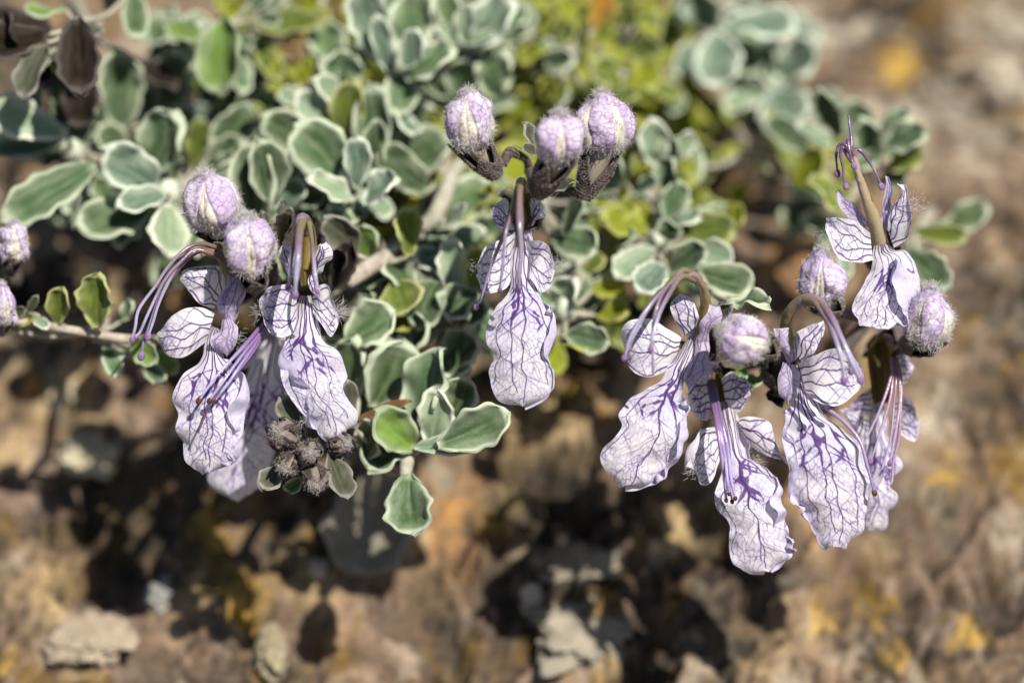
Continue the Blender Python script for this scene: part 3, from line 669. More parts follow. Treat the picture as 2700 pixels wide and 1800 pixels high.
def vein_colour(kind, u, v, X, Y, seed):
    g = np.random.default_rng(seed + 900)
    q3 = np.stack([X, Y, X * 0], -1)
    hw = np.maximum(np.abs(X).max(axis=1, keepdims=True), 0.3)
    if kind == 'throat':
        st = vnoise(np.stack([u * 9, v * 1.5, u * 0], -1), seed)
        c = lerp(OLIVE, OLIVE * 0.45, sstep(0.1, 0.6, st))
        c = lerp(c, np.array((0.28, 0.23, 0.13)), 0.6 * sstep(0.2, 0.7, -st))
        return c, np.zeros_like(u)
    fold = sstep(1.0, 1.12, np.abs(u))
    Lt = float(Y.max())
    segs = []                                              # (u0, v0, u1, v1, half width mm, strength)
    def hw_at(vv): return float(np.interp(vv, v[:, 0], hw[:, 0]))
    def walk(u0, v0, slope, gen, w0, s0, vmax, nst):
        """one vein: slope = outward drift in mm per mm; branches alternately"""
        uu, vv = u0, v0; side = 1 if g.random() < .5 else -1; nxt = g.uniform(.03, .09); st = 0.55 / Lt; wob = g.uniform(0, 9)
        for q in range(nst):
            fr = q / nst
            sl = slope + 0.30 * math.sin(wob + q * .9) + g.normal(0, .16)
            un = uu + sl * st * Lt / max(hw_at(vv), .35); vn = vv + st * (1.0 if gen == 0 else max(.25, 1 - .35 * abs(slope)))
            if vn > vmax or abs(un) > .97: break
            w = w0 * (1 - .6 * fr); ss = s0 * (1 - .45 * fr)
            segs.append((uu, vv, un, vn, w, ss)); uu, vv = un, vn
            nxt -= st
            if gen < 2 and nxt <= 0 and vv > (bstart if gen == 0 else 0):
                sd = side if (gen == 0 and abs(u0) < .5) else (math.copysign(1, uu) if g.random() < .7 else -math.copysign(1, uu)); side = -side
                walk(uu, vv, slope * .5 + sd * g.uniform(.55, 1.25), gen + 1, w * .68, ss * .82, vmax, int(g.uniform(2, 5) if gen else g.uniform(6, 14)))
                nxt = g.uniform(.045, .10) * (1 if kind == 'lip' else 1.5)
    if kind == 'lip':
        bstart = .24
        for c0, sl, w, vm in ((-.74, -.20, .07, .66), (-.42, -.12, .095, .88), (-.12, -.02, .11, .93), (.10, .02, .115, .985), (.42, .13, .095, .88), (.74, .2, .07, .66)):
            # straight through the neck, then free
            c0 += g.uniform(-.05, .05); vv = 0.0; uu = c0
            while vv < .26:
                un = c0 + .03 * math.sin(vv * 40 + c0 * 9); segs.append((uu, vv, un, vv + .02, w, 1.0)); uu = un; vv += .02
            walk(uu, vv, sl * g.uniform(.7, 1.4), 0, w, 1.0, vm, 60)
        ret_a = 0.12 + 0.48 * sstep(0.35, 0.62, v)
    else:
        bstart = .18
        for c0, sl in ((-.62, -.10), (-.22, -.03), (.2, .03), (.6, .1)):
            walk(c0 + g.uniform(-.08, .08), 0.0, sl + g.uniform(-.08, .08), 0, .095, 1.0, g.uniform(.8, .97), 40)
        ret_a = 0.06 + 0.46 * sstep(0.3, 0.75, v)
    vein = np.zeros_like(u); near = np.full_like(u, 9.0)
    vv1 = v[:, 0]
    for (ua, va, ub, vb, w, ss) in segs:
        r0, r1 = np.searchsorted(vv1, [va - .5 / Lt, vb + .5 / Lt])
        if r1 <= r0: continue
        h = hw[r0:r1]; px = u[r0:r1] * h; py = v[r0:r1] * Lt
        ax_, ay_, bx_, by_ = ua * h, va * Lt, ub * h, vb * Lt
        dx, dy = bx_ - ax_, by_ - ay_
        t_ = np.clip(((px - ax_) * dx + (py - ay_) * dy) / (dx * dx + dy * dy + 1e-9), 0, 1)
        D = np.hypot(px - ax_ - t_ * dx, py - ay_ - t_ * dy)
        vein[r0:r1] = np.maximum(vein[r0:r1], ss * sstep(w + .065, w - .035, D))
        if w > .04: near[r0:r1] = np.minimum(near[r0:r1], D)
    main = vein
    e2 = cells(X, Y, 0.72, 1.15, seed + 2, 0.5, 0.5)
    brk = 0.75 + 0.8 * vnoise(q3 / 1.3, seed)
    net = sstep(0.20, 0.04, e2) * ret_a * np.clip(brk, 0.15, 1.2)
    blot = np.zeros_like(u)
    if kind == 'lip':
        st = vnoise(np.stack([X / 0.5, Y / 2.4, X * 0], -1), seed + 4) + 0.3 * vnoise(q3 / 0.4, seed + 5)
        win = sstep(.30, .38, v) * sstep(.64, .50, v) * sstep(.85, .5, np.abs(u))
        thick = .34 * np.clip(.55 + st, 0, 1.3) * win
        blot = sstep(thick + .06, thick - .06, near) * sstep(.02, .3, win) * .95
    base = lerp(WHITE, LILAC * 1.08, 0.09 + 0.12 * vnoise(q3 / 1.7, seed + 6))
    base = lerp(base, LILAC, 0.30 * sstep(0.82, 1.0, np.minimum(np.abs(u), 1)) * (kind == 'lip') + 0.12 * fold)
    if kind == 'lip': base = lerp(base, CREAM, 0.75 * sstep(.22, .05, v))
    if kind == 'back': base = lerp(base, MAUVE, 0.55)
    fade = 1 - 0.72 * fold
    if kind == 'back': fade = fade * 0.6
    halo = np.clip(net * 0.6 + blot * 0.35, 0, 0.6) * fade
    if kind == 'lip': halo = np.clip(halo + 0.30 * sstep(.22, .36, v) * sstep(.66, .5, v) * sstep(1.0, .4, np.abs(u)), 0, .75)
    c = lerp(base, LILAC * (.82, .82, .95), halo)
    c = lerp(c, RET, np.clip(net, 0, 1) * 0.92 * fade)
    c = lerp(c, VEIN * 1.15, np.clip(blot, 0, 1) * fade)
    c = lerp(c, lerp(RET * .9, VEIN, sstep(.35, .95, main)), np.clip(main * 1.15, 0, 1) * fade)
    return c, np.maximum(main, net)
def petal(parent, K, rows, kind='lobe', bow=0.6, res=None, seed=0, ruffle=0.22, name=None, dz=0.0, groove=0.0):
    """a petal lofted through traced rows (left x y, right x y, depth[, fold left, fold right])"""
    foldL = any(len(r) > 5 and r[5] > 0 for r in rows); foldR = any(len(r) > 6 and r[6] > 0 for r in rows)
    us = [-1, -.5, 0, .5, 1]; C = []
    for r in rows:
        lx, ly, rx, ry, d = r[:5]; d = d + dz
        fl = r[5] if len(r) > 5 else 0; fr = r[6] if len(r) > 6 else 0
        row = []
        def pt(u, dd):
            a = (u + 1) / 2; return W(K, lx + (rx - lx) * a, ly + (ry - ly) * a, dd)
        if foldL: row.append(pt(-1 + 2 * fl, d + bow - 0.9 - 4.0 * fl) if fl > 0 else pt(-1.02, d + bow))
        for u in us: row.append(pt(u, d + bow * u * u + groove * (1 - abs(u))))
        if foldR: row.append(pt(1 - 2 * fr, d + bow - 0.9 - 4.0 * fr) if fr > 0 else pt(1.02, d + bow))
        C.append(row)
    uu = ([-1.4] if foldL else []) + us + ([1.4] if foldR else [])
    nr, nc = res or ((190, 100) if kind == 'lip' else (80, 64))
    if (foldL or foldR) and kind == 'lip': nc += 24
    G = catmull(catmull(np.array(C), nr, 0), nc, 1)
    u1 = np.interp(np.linspace(0, len(uu) - 1, nc), np.arange(len(uu)), uu)
    v = np.linspace(0, 1, nr)
    mid = int(np.argmin(np.abs(u1)))
    Y1 = np.concatenate([[0], np.cumsum(np.linalg.norm(np.diff(G[:, mid], axis=0), axis=1))])
    v = Y1 / Y1[-1]
    X = np.concatenate([np.zeros((nr, 1)), np.cumsum(np.linalg.norm(np.diff(G, axis=1), axis=2), axis=1)], 1)
    X = X - X[:, mid:mid + 1]; Y = np.repeat(Y1[:, None], nc, 1)
    U = np.repeat(u1[None], nr, 0); V = np.repeat(v[:, None], nc, 1)
    col, bump = vein_colour(kind, U, V, X, Y, seed)
    N = unit(np.cross(np.gradient(G, axis=1), np.gradient(G, axis=0)))
    q3 = np.stack([X, Y, X * 0], -1)
    au = np.clip(np.abs(U), 0, 1.2)
    dis = 1.9 * ruffle * (vnoise(q3 / np.array([3.6, 2.2, 1]), seed + 8) * (0.35 + 1.7 * au ** 2) + 0.14 * vnoise(q3 / 0.9, seed + 9) * (0.4 + au)) * sstep(0.02, 0.3, V)
    if kind != 'throat': dis = dis + 0.035 * (1 - bump) 
    # frilled margin: also pull the edge in and out
    G = G + N * dis[..., None]
    return mk(name or {'lip': 'lip', 'throat': 'throat'}.get(kind, 'petal'), G, gridF(nr, nc), parent, M_PETAL, col, base_of(parent))

def stamen(parent, K, pts, r=0.2, c0=OLIVE * 2, c1=(0.26, 0.18, 0.235), c2=(0.52, 0.48, 0.67), anther='p', name='stamen', tip=None, asz=0.42):
    r = r * 1.12; asz = asz * .82
    P = [W(K, q[0], q[1], q[2] * (1.45 if q[2] < 0 and pts[-1][2] < -3.5 else 1)) for q in pts]
    gs = np.random.default_rng(int(abs(pts[1][0] * 7 + pts[1][1])))
    P = [q + (gs.normal(0, .10, 3) if 0 < k < len(P) - 1 else 0) for k, q in enumerate(P)]
    n = len(P); rad = np.interp(np.linspace(0, 1, n), [0, .3, .85, 1], [r * 1.5, r * 1.1, r * 0.72, r * .6]) * gs.uniform(.85, 1.15, n)
    V, F, t = tubeVF(P, rad, 9, 14 * n)
    c = np.where(t[:, None] < 0.4, lerp(c0, c1, np.clip(t / 0.4, 0, 1)), lerp(c1, c2, np.clip((t - .4) / .35, 0, 1)))
    o = mk(name, V, F, parent, M_STAMEN, c, base_of(parent))
    if anther:
        e = P[-1]; a = unit(P[-1] - P[-2]); s = unit(np.cross(a, FWD)); b = np.cross(s, a)
        th = np.linspace(0, math.pi, 12); ph = np.linspace(0, 2 * math.pi, 16, endpoint=False)
        T, H = np.meshgrid(th, ph, indexing='ij')
        X = np.cos(T) * 1.35; rr = np.sin(T) * (1 + 0.25 * np.cos(2 * H))
        Q = e + a * asz * 0.5 + asz * (X[..., None] * a + (rr * np.cos(H))[..., None] * s * 0.8 + (rr * np.sin(H))[..., None] * b * 0.8)
        mk('anther', Q, gridF(12, 16, True), o, M_ANTHER if anther == 'p' else M_ANTHERB, None, base_of(parent))
    return o
def column(parent, K, pts, rad, c0=(0.36, 0.28, 0.11), c1=(0.33, 0.24, 0.33), flat=1.0, name='column'):
    rad = [q * .86 for q in rad]
    P = [W(K, *q) for q in pts]
    V, F, t = tubeVF(P, rad, 18, 12 * len(P), flat)
    V = V + 0.05 * fbm(V / 0.6, 4, 2)[:, None]
    c = lerp(c0, c1, sstep(0.3, 0.9, t))
    return mk(name, V, F, parent, M_STAMEN, c, base_of(parent))
def tuft(parent, pt, direction, n=60, spread=0.5, L=1.2, r=0.022, seed=0, mat=None):
    g = np.random.default_rng(seed)
    P = pt + g.normal(0, spread * 0.5, (n, 3)); N = unit(np.asarray(direction) + g.normal(0, 0.45, (n, 3)))
    V, F = hairsVF(P, N, L * g.uniform(.5, 1.1, n), r, 0.7, seed)
    mk('hair_tuft', V, F, parent, mat or M_HAIR, None, base_of(parent), kind='stuff')

def frame(a):
    a = unit(a); s = np.cross(a, FWD)
    if np.linalg.norm(s) < 0.1: s = np.cross(a, RIGHT)
    s = unit(s); return a, s, np.cross(s, a)
def calyx(parent, base, mouth, r, teeth=0.55, seed=0, fuzz=260, n=5, mat=None, open_=1.0, front=0.0, r0=0.16):
    """felted cup with pointed teeth from the stalk end to the mouth"""
    g = np.random.default_rng(seed); a, s, b = frame(mouth - base); L = np.linalg.norm(mouth - base)
    nu, nv = 60, 16
    t = np.linspace(0, 1, nv); ph = np.linspace(0, 2 * math.pi, nu, endpoint=False)
    T, H = np.meshgrid(t, ph, indexing='ij')
    rad = r * (r0 + (1 - r0) * np.sin(np.clip(T * 1.25, 0, 1) * math.pi / 2) ** 0.8) * (1 + 0.06 * np.cos(n * H))
    tooth = np.abs(((H * n / (2 * math.pi) + g.uniform(0, 1)) % 1) - 0.5) * 2          # 0 at gap centre .. 1
    tooth = 1 - tooth
    z = T * L * (1 + 0) + sstep(.55, 1, T) * (tooth - 0.45) * teeth * L
    fr = np.clip(np.cos(H) * np.dot(s, -FWD) + np.sin(H) * np.dot(b, -FWD), 0, 1)
    z = z * (1 - front * fr * sstep(.1, 1, T))
    rad = rad * (1 + open_ * 0.16 * sstep(.6, 1, T) * tooth)
    G = base + a * z[..., None] + s * (rad * np.cos(H))[..., None] + b * (rad * np.sin(H))[..., None]
    G = G + 0.10 * fbm(G / 1.2, seed, 3)[..., None] * unit(G - (base + a * z[..., None]))
    inner = G - 0.22 * unit(G - (base + a * z[..., None])); nV = nu * nv
    F = gridF(nv, nu, True)
    rim = (nv - 1) * nu + np.arange(nu); rim2 = np.roll(rim, -1)
    Fs = np.concatenate([F, F[:, ::-1] + nV, np.stack([rim, rim2, rim2 + nV, rim + nV], -1)])
    o = mk('calyx', np.concatenate([G.reshape(-1, 3), inner.reshape(-1, 3)]), Fs, parent, mat or M_CALYX, None, base_of(parent))
    if fuzz:
        i = g.integers(0, nV, fuzz * 3); P = G.reshape(-1, 3)[i]; N = unit(P - (base + a * z.reshape(-1)[i][:, None]))
        V, F = hairsVF(P, N, g.uniform(.18, .45, len(P)), 0.022, 0.6, seed)
        mk('fuzz', V, F, o, M_HAIRB, None, base_of(parent), kind='stuff')
    return o

FG = 'lilac veined flowers of the plant'
NS = [0]
def flower(label, base): return thing('flower', label, 'flower', base, FG)

# ---- the single drooping flower (centre)
f = flower('single drooping flower with violet net-veined lip under three round buds', W(K4, 530, 330, 7))
petal(f, K4, [(490,370,560,370,6.5),(478,480,575,480,4.2),(462,600,577,600,2.2),(455,700,588,700,1.0),(415,790,628,790,0.2),(360,850,678,850,-.3),(322,905,708,905,-.5),(298,960,728,960,-.6,0,.04),(288,1020,738,1020,-.6,0,.07),
  (302,1085,722,1080,-.5,0,.10),(334,1135,696,1135,-.4,0,.07),(345,1175,682,1172,-.3,0,.03),(322,1220,700,1218,-.2),(307,1275,719,1270,0),(318,1335,724,1330,.3),(343,1390,712,1390,.6),(378,1445,676,1445,1.0),(440,1478,612,1480,1.4),(525,1503,545,1503,1.8)], 'lip', 1.1, seed=31)
petal(f, K4, [(505,330,470,400,5.5),(470,225,420,385,4.0),(425,150,360,325,3.2),(365,185,334,240,3.0),(345,215,333,236,3.2)], 'lobe', 0.5, seed=32)
petal(f, K4, [(560,345,600,330,5.5),(585,250,640,310,4.4),(600,150,682,275,3.6),(640,158,692,246,3.4)], 'lobe', 0.5, seed=33)
petal(f, K4, [(545,365,590,350,3.2),(545,400,605,395,2.4),(570,430,600,430,2.4)], 'back', 0.3, seed=36, res=(40, 40))
petal(f, K4, [(490,370,455,625,3.6),(430,420,440,715,2.2),(350,450,385,765,1.2),(285,485,310,772,1.2),(250,560,262,735,2.2),(234,605,245,655,3.0)], 'lobe', -0.9, seed=34)
petal(f, K4, [(560,365,582,620,3.6),(590,425,600,680,2.2),(650,422,630,745,1.6),(705,470,675,757,2.2),(728,560,715,715,3.2),(742,600,738,625,4.0)], 'lobe', -0.8, seed=35)
tuft(f, W(K4, 742, 580, 3.6), RIGHT + UP * .3, 70, 1.0, 1.5, seed=1); tuft(f, W(K4, 238, 600, 3.2), -RIGHT, 40, .9, 1.0, seed=2)
petal(f, K4, [(480,120,590,120,5.5),(468,200,612,200,6),(470,280,606,285,6.5),(482,340,572,340,6.5),(490,390,556,390,5.8)], 'throat', -2.2, seed=37, ruffle=.05)
column(f, K4, [(540,330,6.8),(548,200,7),(540,110,5.6),(522,50,2),(512,90,-3.5)], [1.0, 1.1, .95, .75, .55])
stamen(f, K4, [(520,60,-1),(517,150,-5),(514,300,-7),(516,480,-7.2),(512,640,-6.4),(508,730,-5.2)], .36)
stamen(f, K4, [(518,60,-1),(526,160,-4.6),(524,320,-6.6),(522,500,-6.6),(518,690,-5)], .26, anther=None, name='style')
stamen(f, K4, [(508,70,-.5),(475,230,-4.2),(430,380,-6),(400,560,-5.4),(388,740,-3.6)], .24)
stamen(f, K4, [(506,75,0),(462,240,-3),(410,400,-4),(330,600,-3),(262,790,-.6),(236,850,.4)], .22, asz=.5)
calyx(f, W(K4, 600, 300, 15), W(K4, 530, 240, 8.5), 2.6, .5, 3, 200)

# ---- left cluster, frilled flower (B)
f = flower('frilled flower, right one of the left cluster, with stamens bent down over its throat', W(K1, 1730, 1130, 6))
petal(f, K2, [(1372,-60,1452,-60,5.5),(1348,20,1468,20,3.6),(1340,110,1480,110,2.2),(1312,190,1502,190,1.2),(1268,270,1535,262,.6),(1236,350,1585,315,.3,.02,0),(1220,425,1650,375,0,.10,0),(1214,500,1702,450,-.2,.22,0),(1228,585,1738,560,-.2,.34,0),
  (1262,665,1688,622,-.1,.33,0),(1312,740,1700,690,0,.24,0),(1368,820,1752,765,.1,.13,0),(1432,895,1784,835,.3,.06,0),(1490,955,1778,925,.6),(1545,1005,1725,990,1),(1595,1028,1640,1026,1.3)], 'lip', 1.0, seed=41, ruffle=.30)
petal(f, K1, [(1690,1130,1620,1140,4.6),(1672,1000,1540,1040,3),(1655,880,1478,930,2.2),(1620,805,1490,830,2.2),(1570,788,1530,790,2.6)], 'lobe', .5, seed=42)
petal(f, K1, [(1770,1120,1840,1090,4.4),(1810,1000,1905,1010,3.2),(1835,890,1972,930,2.4),(1850,830,1945,850,2.4),(1880,802,1900,800,2.8)], 'lobe', .5, seed=43)
petal(f, K1, [(1770,1085,1830,1060,2.2),(1758,1150,1840,1180,1.2),(1790,1250,1870,1260,1),(1830,1290,1860,1290,1.2)], 'lobe', .3, seed=44, res=(50, 40))
petal(f, K1, [(1655,1230,1640,1545,3),(1580,1178,1600,1640,1.6),(1450,1190,1500,1668,.8),(1365,1215,1400,1635,.8),(1325,1300,1345,1540,1.8),(1312,1400,1318,1450,2.6)], 'lobe', -.9, seed=45)
petal(f, K1, [(1800,1240,1800,1440,3),(1870,1180,1860,1530,1.8),(1940,1190,1920,1650,1.4),(1985,1310,1975,1665,1.8),(2030,1400,2030,1560,2.8),(2040,1440,2040,1490,3.2)], 'lobe', -.8, seed=46)
tuft(f, W(K1, 2035, 1430, 3), RIGHT, 90, 1.1, 1.6, seed=3); tuft(f, W(K1, 1300, 1430, 2.6), -RIGHT, 60, 1.0, 1.3, seed=4)
tuft(f, W(K2, 1420, 880, .9), -UP - RIGHT, 50, 1.0, .8, seed=5)
petal(f, K1, [(1650,580,1800,620,6.2),(1640,700,1812,720,6.6),(1650,850,1808,860,6.8),(1665,1000,1800,1000,6.4),(1680,1110,1785,1110,5.6),(1690,1190,1775,1190,4.6)], 'throat', -2.4, seed=47, ruffle=.05)
column(f, K1, [(1760,1060,6.6),(1770,850,6.8),(1755,680,6),(1720,575,3.5),(1690,570,-.5),(1670,640,-3)], [1.2, 1.2, 1.1, 1.0, .9, .6], c0=(0.30, 0.22, 0.06))
stamen(f, K1, [(1700,560,0),(1670,700,-4),(1650,880,-6),(1640,1100,-6.4),(1632,1260,-5.6)], .40, asz=.6)
stamen(f, K1, [(1680,565,0),(1632,720,-3),(1605,900,-4.6),(1585,1080,-5),(1570,1190,-4.4)], .30, asz=.55)
stamen(f, K1, [(1760,590,1),(1790,740,-2),(1800,900,-4.4),(1822,1080,-5.6),(1842,1230,-5.4)], .26)
stamen(f, K1, [(1690,560,0),(1690,760,-4.4),(1670,960,-6),(1650,1150,-6.2)], .28, anther=None, name='style')
calyx(f, W(K1, 1660, 1180, 17), W(K1, 1700, 800, 11), 2.9, .8, 5, 240)

# ---- left cluster, flower with stamens arching left (A)
f = flower('left-leaning flower of the left cluster with purple stamens arching out to the side', W(K1, 940, 1330, 6))
petal(f, K2, [(690,170,765,200,4.4),(655,260,742,320,2.6),(622,395,792,430,1.2),(548,488,885,520,.4,0,.02),(472,588,936,612,0,0,.10),(415,680,958,720,-.2,0,.19),(386,772,950,820,-.3,0,.26),(436,868,942,905,-.2,0,.23),(432,980,932,985,0,0,.13),
  (444,1080,872,1066,.2,0,.07),(488,1160,832,1142,.6),(568,1232,762,1226,1.1),(645,1286,692,1288,1.6)], 'lip', 1.2, seed=51, ruffle=.30)
petal(f, K2, [(715,70,650,290,2.6),(605,34,602,342,1.4),(482,38,480,414,.8),(370,95,360,398,1.0),(302,188,305,325,1.8),(273,230,278,268,2.4)], 'lobe', .8, seed=52)
petal(f, K1, [(970,1270,868,1405,4.4),(985,1100,760,1362,3),(900,988,660,1275,2.4),(720,998,600,1195,2.6),(572,1058,558,1095,3.2)], 'lobe', .6, seed=53)
petal(f, K1, [(990,1080,1190,1180,2.4),(985,1180,1150,1290,1.6),(945,1290,1090,1390,1.6),(935,1400,1075,1470,2),(955,1500,1060,1560,2.4)], 'back', .8, seed=54)
petal(f, K2, [(775,120,850,120,1.4),(730,230,888,235,.6),(708,300,892,300,.4),(745,370,862,365,.8),(795,412,820,410,1.4)], 'back', .8, seed=55)
tuft(f, W(K2, 885, 270, .8), RIGHT, 60, 1.2, .9, seed=6)
column(f, K1, [(985,1290,6),(1010,1120,5),(960,960,2.6),(860,880,.6),(740,890,-.4)], [1.2, 1.15, .95, .7, .4], c0=(0.34, 0.29, 0.07), c1=(0.30, 0.18, 0.16), flat=.7)
pm = (0.20, 0.10, 0.16)
stamen(f, K1, [(1000,1010,3.4),(960,900,2),(860,815,.4),(740,788,-.6),(600,850,-1.6),(450,1000,-2.2),(300,1200,-2.4),(170,1400,-2.2),(122,1560,-2),(102,1680,-1.6)], .25, c1=pm)
stamen(f, K1, [(990,1020,3.4),(930,930,1.6),(830,870,.2),(700,870,-.8),(560,960,-1.6),(430,1120,-2),(320,1300,-1.8),(240,1480,-1.4),(172,1600,-1.2),(140,1660,-1)], .24, c1=pm)
stamen(f, K1, [(990,1015,3.4),(940,920,1.8),(840,850,.6),(700,860,-.6),(550,970,-1.2),(430,1160,-1.6),(340,1360,-1.4),(290,1540,-1),(255,1650,-.8)], .25, c1=pm, asz=.55)
stamen(f, K1, [(985,1020,3.6),(920,930,2),(790,865,.8),(640,910,0),(480,1090,-.4),(360,1300,-.6),(270,1540,-.4),(215,1730,0),(190,1830,.2)], .26, c1=pm, c2=(.33, .24, .46), asz=.6)
calyx(f, W(K1, 1240, 1180, 15), W(K1, 1060, 1180, 8), 2.6, .6, 7, 240)

# ---- left cluster, shaded flower at the back (A2)
f = flower('shaded out-of-focus flower hanging behind the two sharp ones of the left cluster', W(K2, 1160, 250, 16))
petal(f, K2, [(1100,180,1220,180,16),(1085,280,1240,285,15.5),(1010,480,1245,480,15),(920,680,1262,680,14.6),(850,880,1230,880,14.4),(770,1060,1190,1060,14.4),(700,1200,1150,1210,14.6),(652,1300,1100,1345,15),(690,1400,1012,1435,15.5),(820,1492,880,1502,16)], 'lip', 1.4, seed=61, res=(130, 80))
petal(f, K2, [(1150,230,1120,330,16),(1040,260,1050,420,15),(940,330,970,500,15),(880,420,900,520,15.5)], 'lobe', .6, seed=62)
petal(f, K2, [(1200,200,1230,320,16),(1280,180,1290,360,15.5),(1330,220,1320,330,16)], 'lobe', .6, seed=63)
petal(f, K2, [(1110,60,1180,60,17),(1060,160,1110,200,16.5),(1040,240,1090,270,16.5)], 'back', .4, seed=64, res=(50, 40))
sc = dict(c0=(.20, .11, .22), c1=(.29, .18, .40), c2=(.55, .50, .82))
stamen(f, K2, [(1170,120,14),(1130,110,9),(1060,190,4),(960,300,0),(850,410,-2.2),(720,550,-3.4),(640,650,-3.6),(600,735,-3.4)], .22, anther='b', asz=.5, **sc)
stamen(f, K2, [(1175,125,14),(1135,125,9),(1080,200,4.4),(980,330,.4),(880,460,-2),(780,590,-3),(720,680,-3),(680,735,-2.8)], .22, anther='b', asz=.45, **sc)
stamen(f, K2, [(1180,130,14),(1140,140,9),(1095,215,4.6),(1000,350,.6),(900,490,-1.8),(810,610,-2.6),(745,700,-2.6),(722,735,-2.4)], .22, anther='b', asz=.35, **sc)
stamen(f, K2, [(1180,135,14),(1145,150,9),(1100,225,4.8),(1010,370,.8),(900,510,-1.6),(800,640,-2.4),(690,750,-2.6),(640,850,-2.6),(610,930,-2.6),(588,988,-2.6)], .17, anther=None, name='style', c0=(.20, .11, .22), c1=(.29, .18, .40), c2=(.16, .07, .18))
calyx(f, W(K2, 1180, 60, 22), W(K2, 1160, 160, 16.5), 2.4, .5, 9, 120)

# ---- right cluster, big left flower (D)
f = flower('right-cluster flower spreading its white lip sideways below a high stamen arch', W(R1, 700, 470, 6))
petal(f, R1, [(672,455,722,500,5.4),(632,545,705,570,4),(580,645,690,625,2.6),(535,730,640,745,1.4),(478,808,604,850,.6),(378,868,600,930,.2),(262,922,618,1000,0),(205,995,636,1090,-.2,0,.05),(180,1052,634,1165,-.2,0,.12),(205,1118,604,1225,-.2,0,.14),
  (152,1208,565,1300,-.1,0,.10),(78,1255,522,1388,.2,0,.06),(54,1325,468,1450,.5),(96,1415,400,1500,.9),(165,1490,322,1524,1.3),(196,1526,225,1520,1.6)], 'lip', 1.1, seed=71, ruffle=.32)
petal(f, R1, [(600,530,560,680,2.8),(520,468,490,748,1.4),(410,403,390,785,.6),(298,416,300,758,.8),(228,480,238,692,1.6),(208,565,213,622,2.4)], 'lobe', .9, seed=72)
petal(f, R1, [(705,450,606,525,4.2),(702,380,562,430,3),(690,288,528,330,2.4),(640,230,545,250,2.8),(600,226,575,228,3.2)], 'lobe', .5, seed=73)
petal(f, R1, [(690,570,780,565,2.8),(718,455,802,475,1.4),(782,375,862,402,1),(808,322,842,330,1.4)], 'back', .5, seed=74)
petal(f, R1, [(692,565,780,540,2.8),(682,660,792,650,1.4),(652,770,794,742,.8),(622,842,712,832,.8),(633,890,662,887,1.2)], 'back', .6, seed=75)
tuft(f, W(R1, 610, 930, 1), RIGHT - UP * .5, 50, 1.0, .8, seed=8); tuft(f, W(R1, 790, 730, 1), RIGHT, 60, 1.0, 1.0, seed=9)
column(f, R1, [(715,500,6),(742,410,5),(762,300,3.2),(735,190,1),(665,110,-1.6),(580,130,-3.4),(500,200,-4.4)], [.9, 1.0, .95, .85, .85, .7, .4], flat=.8)
stamen(f, R1, [(700,140,-.2),(610,92,-2.4),(520,150,-4),(420,270,-5.6),(330,400,-6.4),(262,540,-6.4),(222,655,-6)], .28, asz=.5)
stamen(f, R1, [(690,150,-.4),(600,130,-3),(520,230,-4.8),(455,370,-6.4),(412,520,-7),(395,600,-6.8)], .30, asz=.5)
stamen(f, R1, [(690,140,-.2),(600,115,-3),(500,200,-4.6),(430,340,-6),(400,520,-5.8),(405,680,-5),(412,790,-4)], .22, anther=None, name='style')
stamen(f, R1, [(700,150,-.2),(610,120,-2.4),(480,210,-4.4),(370,350,-5.6),(290,500,-5.6),(250,600,-5)], .24)
calyx(f, W(R1, 860, 740, 15), W(R1, 740, 560, 8), 2.7, .5, 11, 240)

# ---- right cluster, lower shaded flower (E)
f = flower('lowest right-cluster flower, shaded, with a straight stamen bundle down its lip', W(R2, 310, 880, 7))
petal(f, R3, [(270,180,410,170,6),(280,300,440,300,5),(305,430,472,440,4),(322,560,500,585,3.2),(322,690,545,640,2.4),(288,800,645,705,1.8),(268,870,722,785,1.4),(260,950,782,880,1.2,0,.08),(280,1015,775,945,1.2,0,.15),(305,1060,766,1005,1.2,0,.16),
  (368,1140,800,1090,1.4,0,.13),(372,1220,836,1180,1.6,0,.08),(355,1300,846,1290,1.8),(370,1392,868,1368,2.2),(432,1474,822,1430,2.6),(525,1521,752,1487,3),(645,1520,702,1530,3.2)], 'lip', 1.0, seed=81, ruffle=.34)
petal(f, R2, [(250,840,275,1230,6),(150,880,200,1254,5),(82,968,122,1214,4.4),(57,1060,60,1142,4.6)], 'lobe', .6, seed=82)
petal(f, R2, [(350,880,405,1190,6),(430,814,500,1188,5),(530,888,572,1110,4.4),(598,955,602,1022,4.8)], 'lobe', .6, seed=83)
petal(f, R3, [(270,380,295,640,4.4),(162,404,272,732,3.2,.0,0),(85,490,212,824,2.6,.16,0),(60,588,152,840,2.6,.16,0),(74,690,128,800,3,.05,0)], 'lobe', -.6, seed=84)
petal(f, R3, [(440,312,472,432,4.6),(560,290,562,552,3.4),(662,320,652,602,2.8),(722,400,742,634,2.8),(772,540,802,664,3.2),(826,640,838,690,3.8)], 'lobe', .6, seed=85)
tuft(f, W(R3, 80, 700, 3), -RIGHT - UP * .3, 50, 1.1, 1.1, seed=10); tuft(f, W(R3, 570, 620, 4), RIGHT - UP * .4, 40, 1.0, .8, seed=11)
petal(f, R2, [(215,820,350,820,9),(220,900,385,920,9),(240,1040,410,1060,8.4),(260,1180,420,1190,7.4),(280,1300,420,1300,6.2)], 'throat', -2.0, seed=86, ruffle=.05)
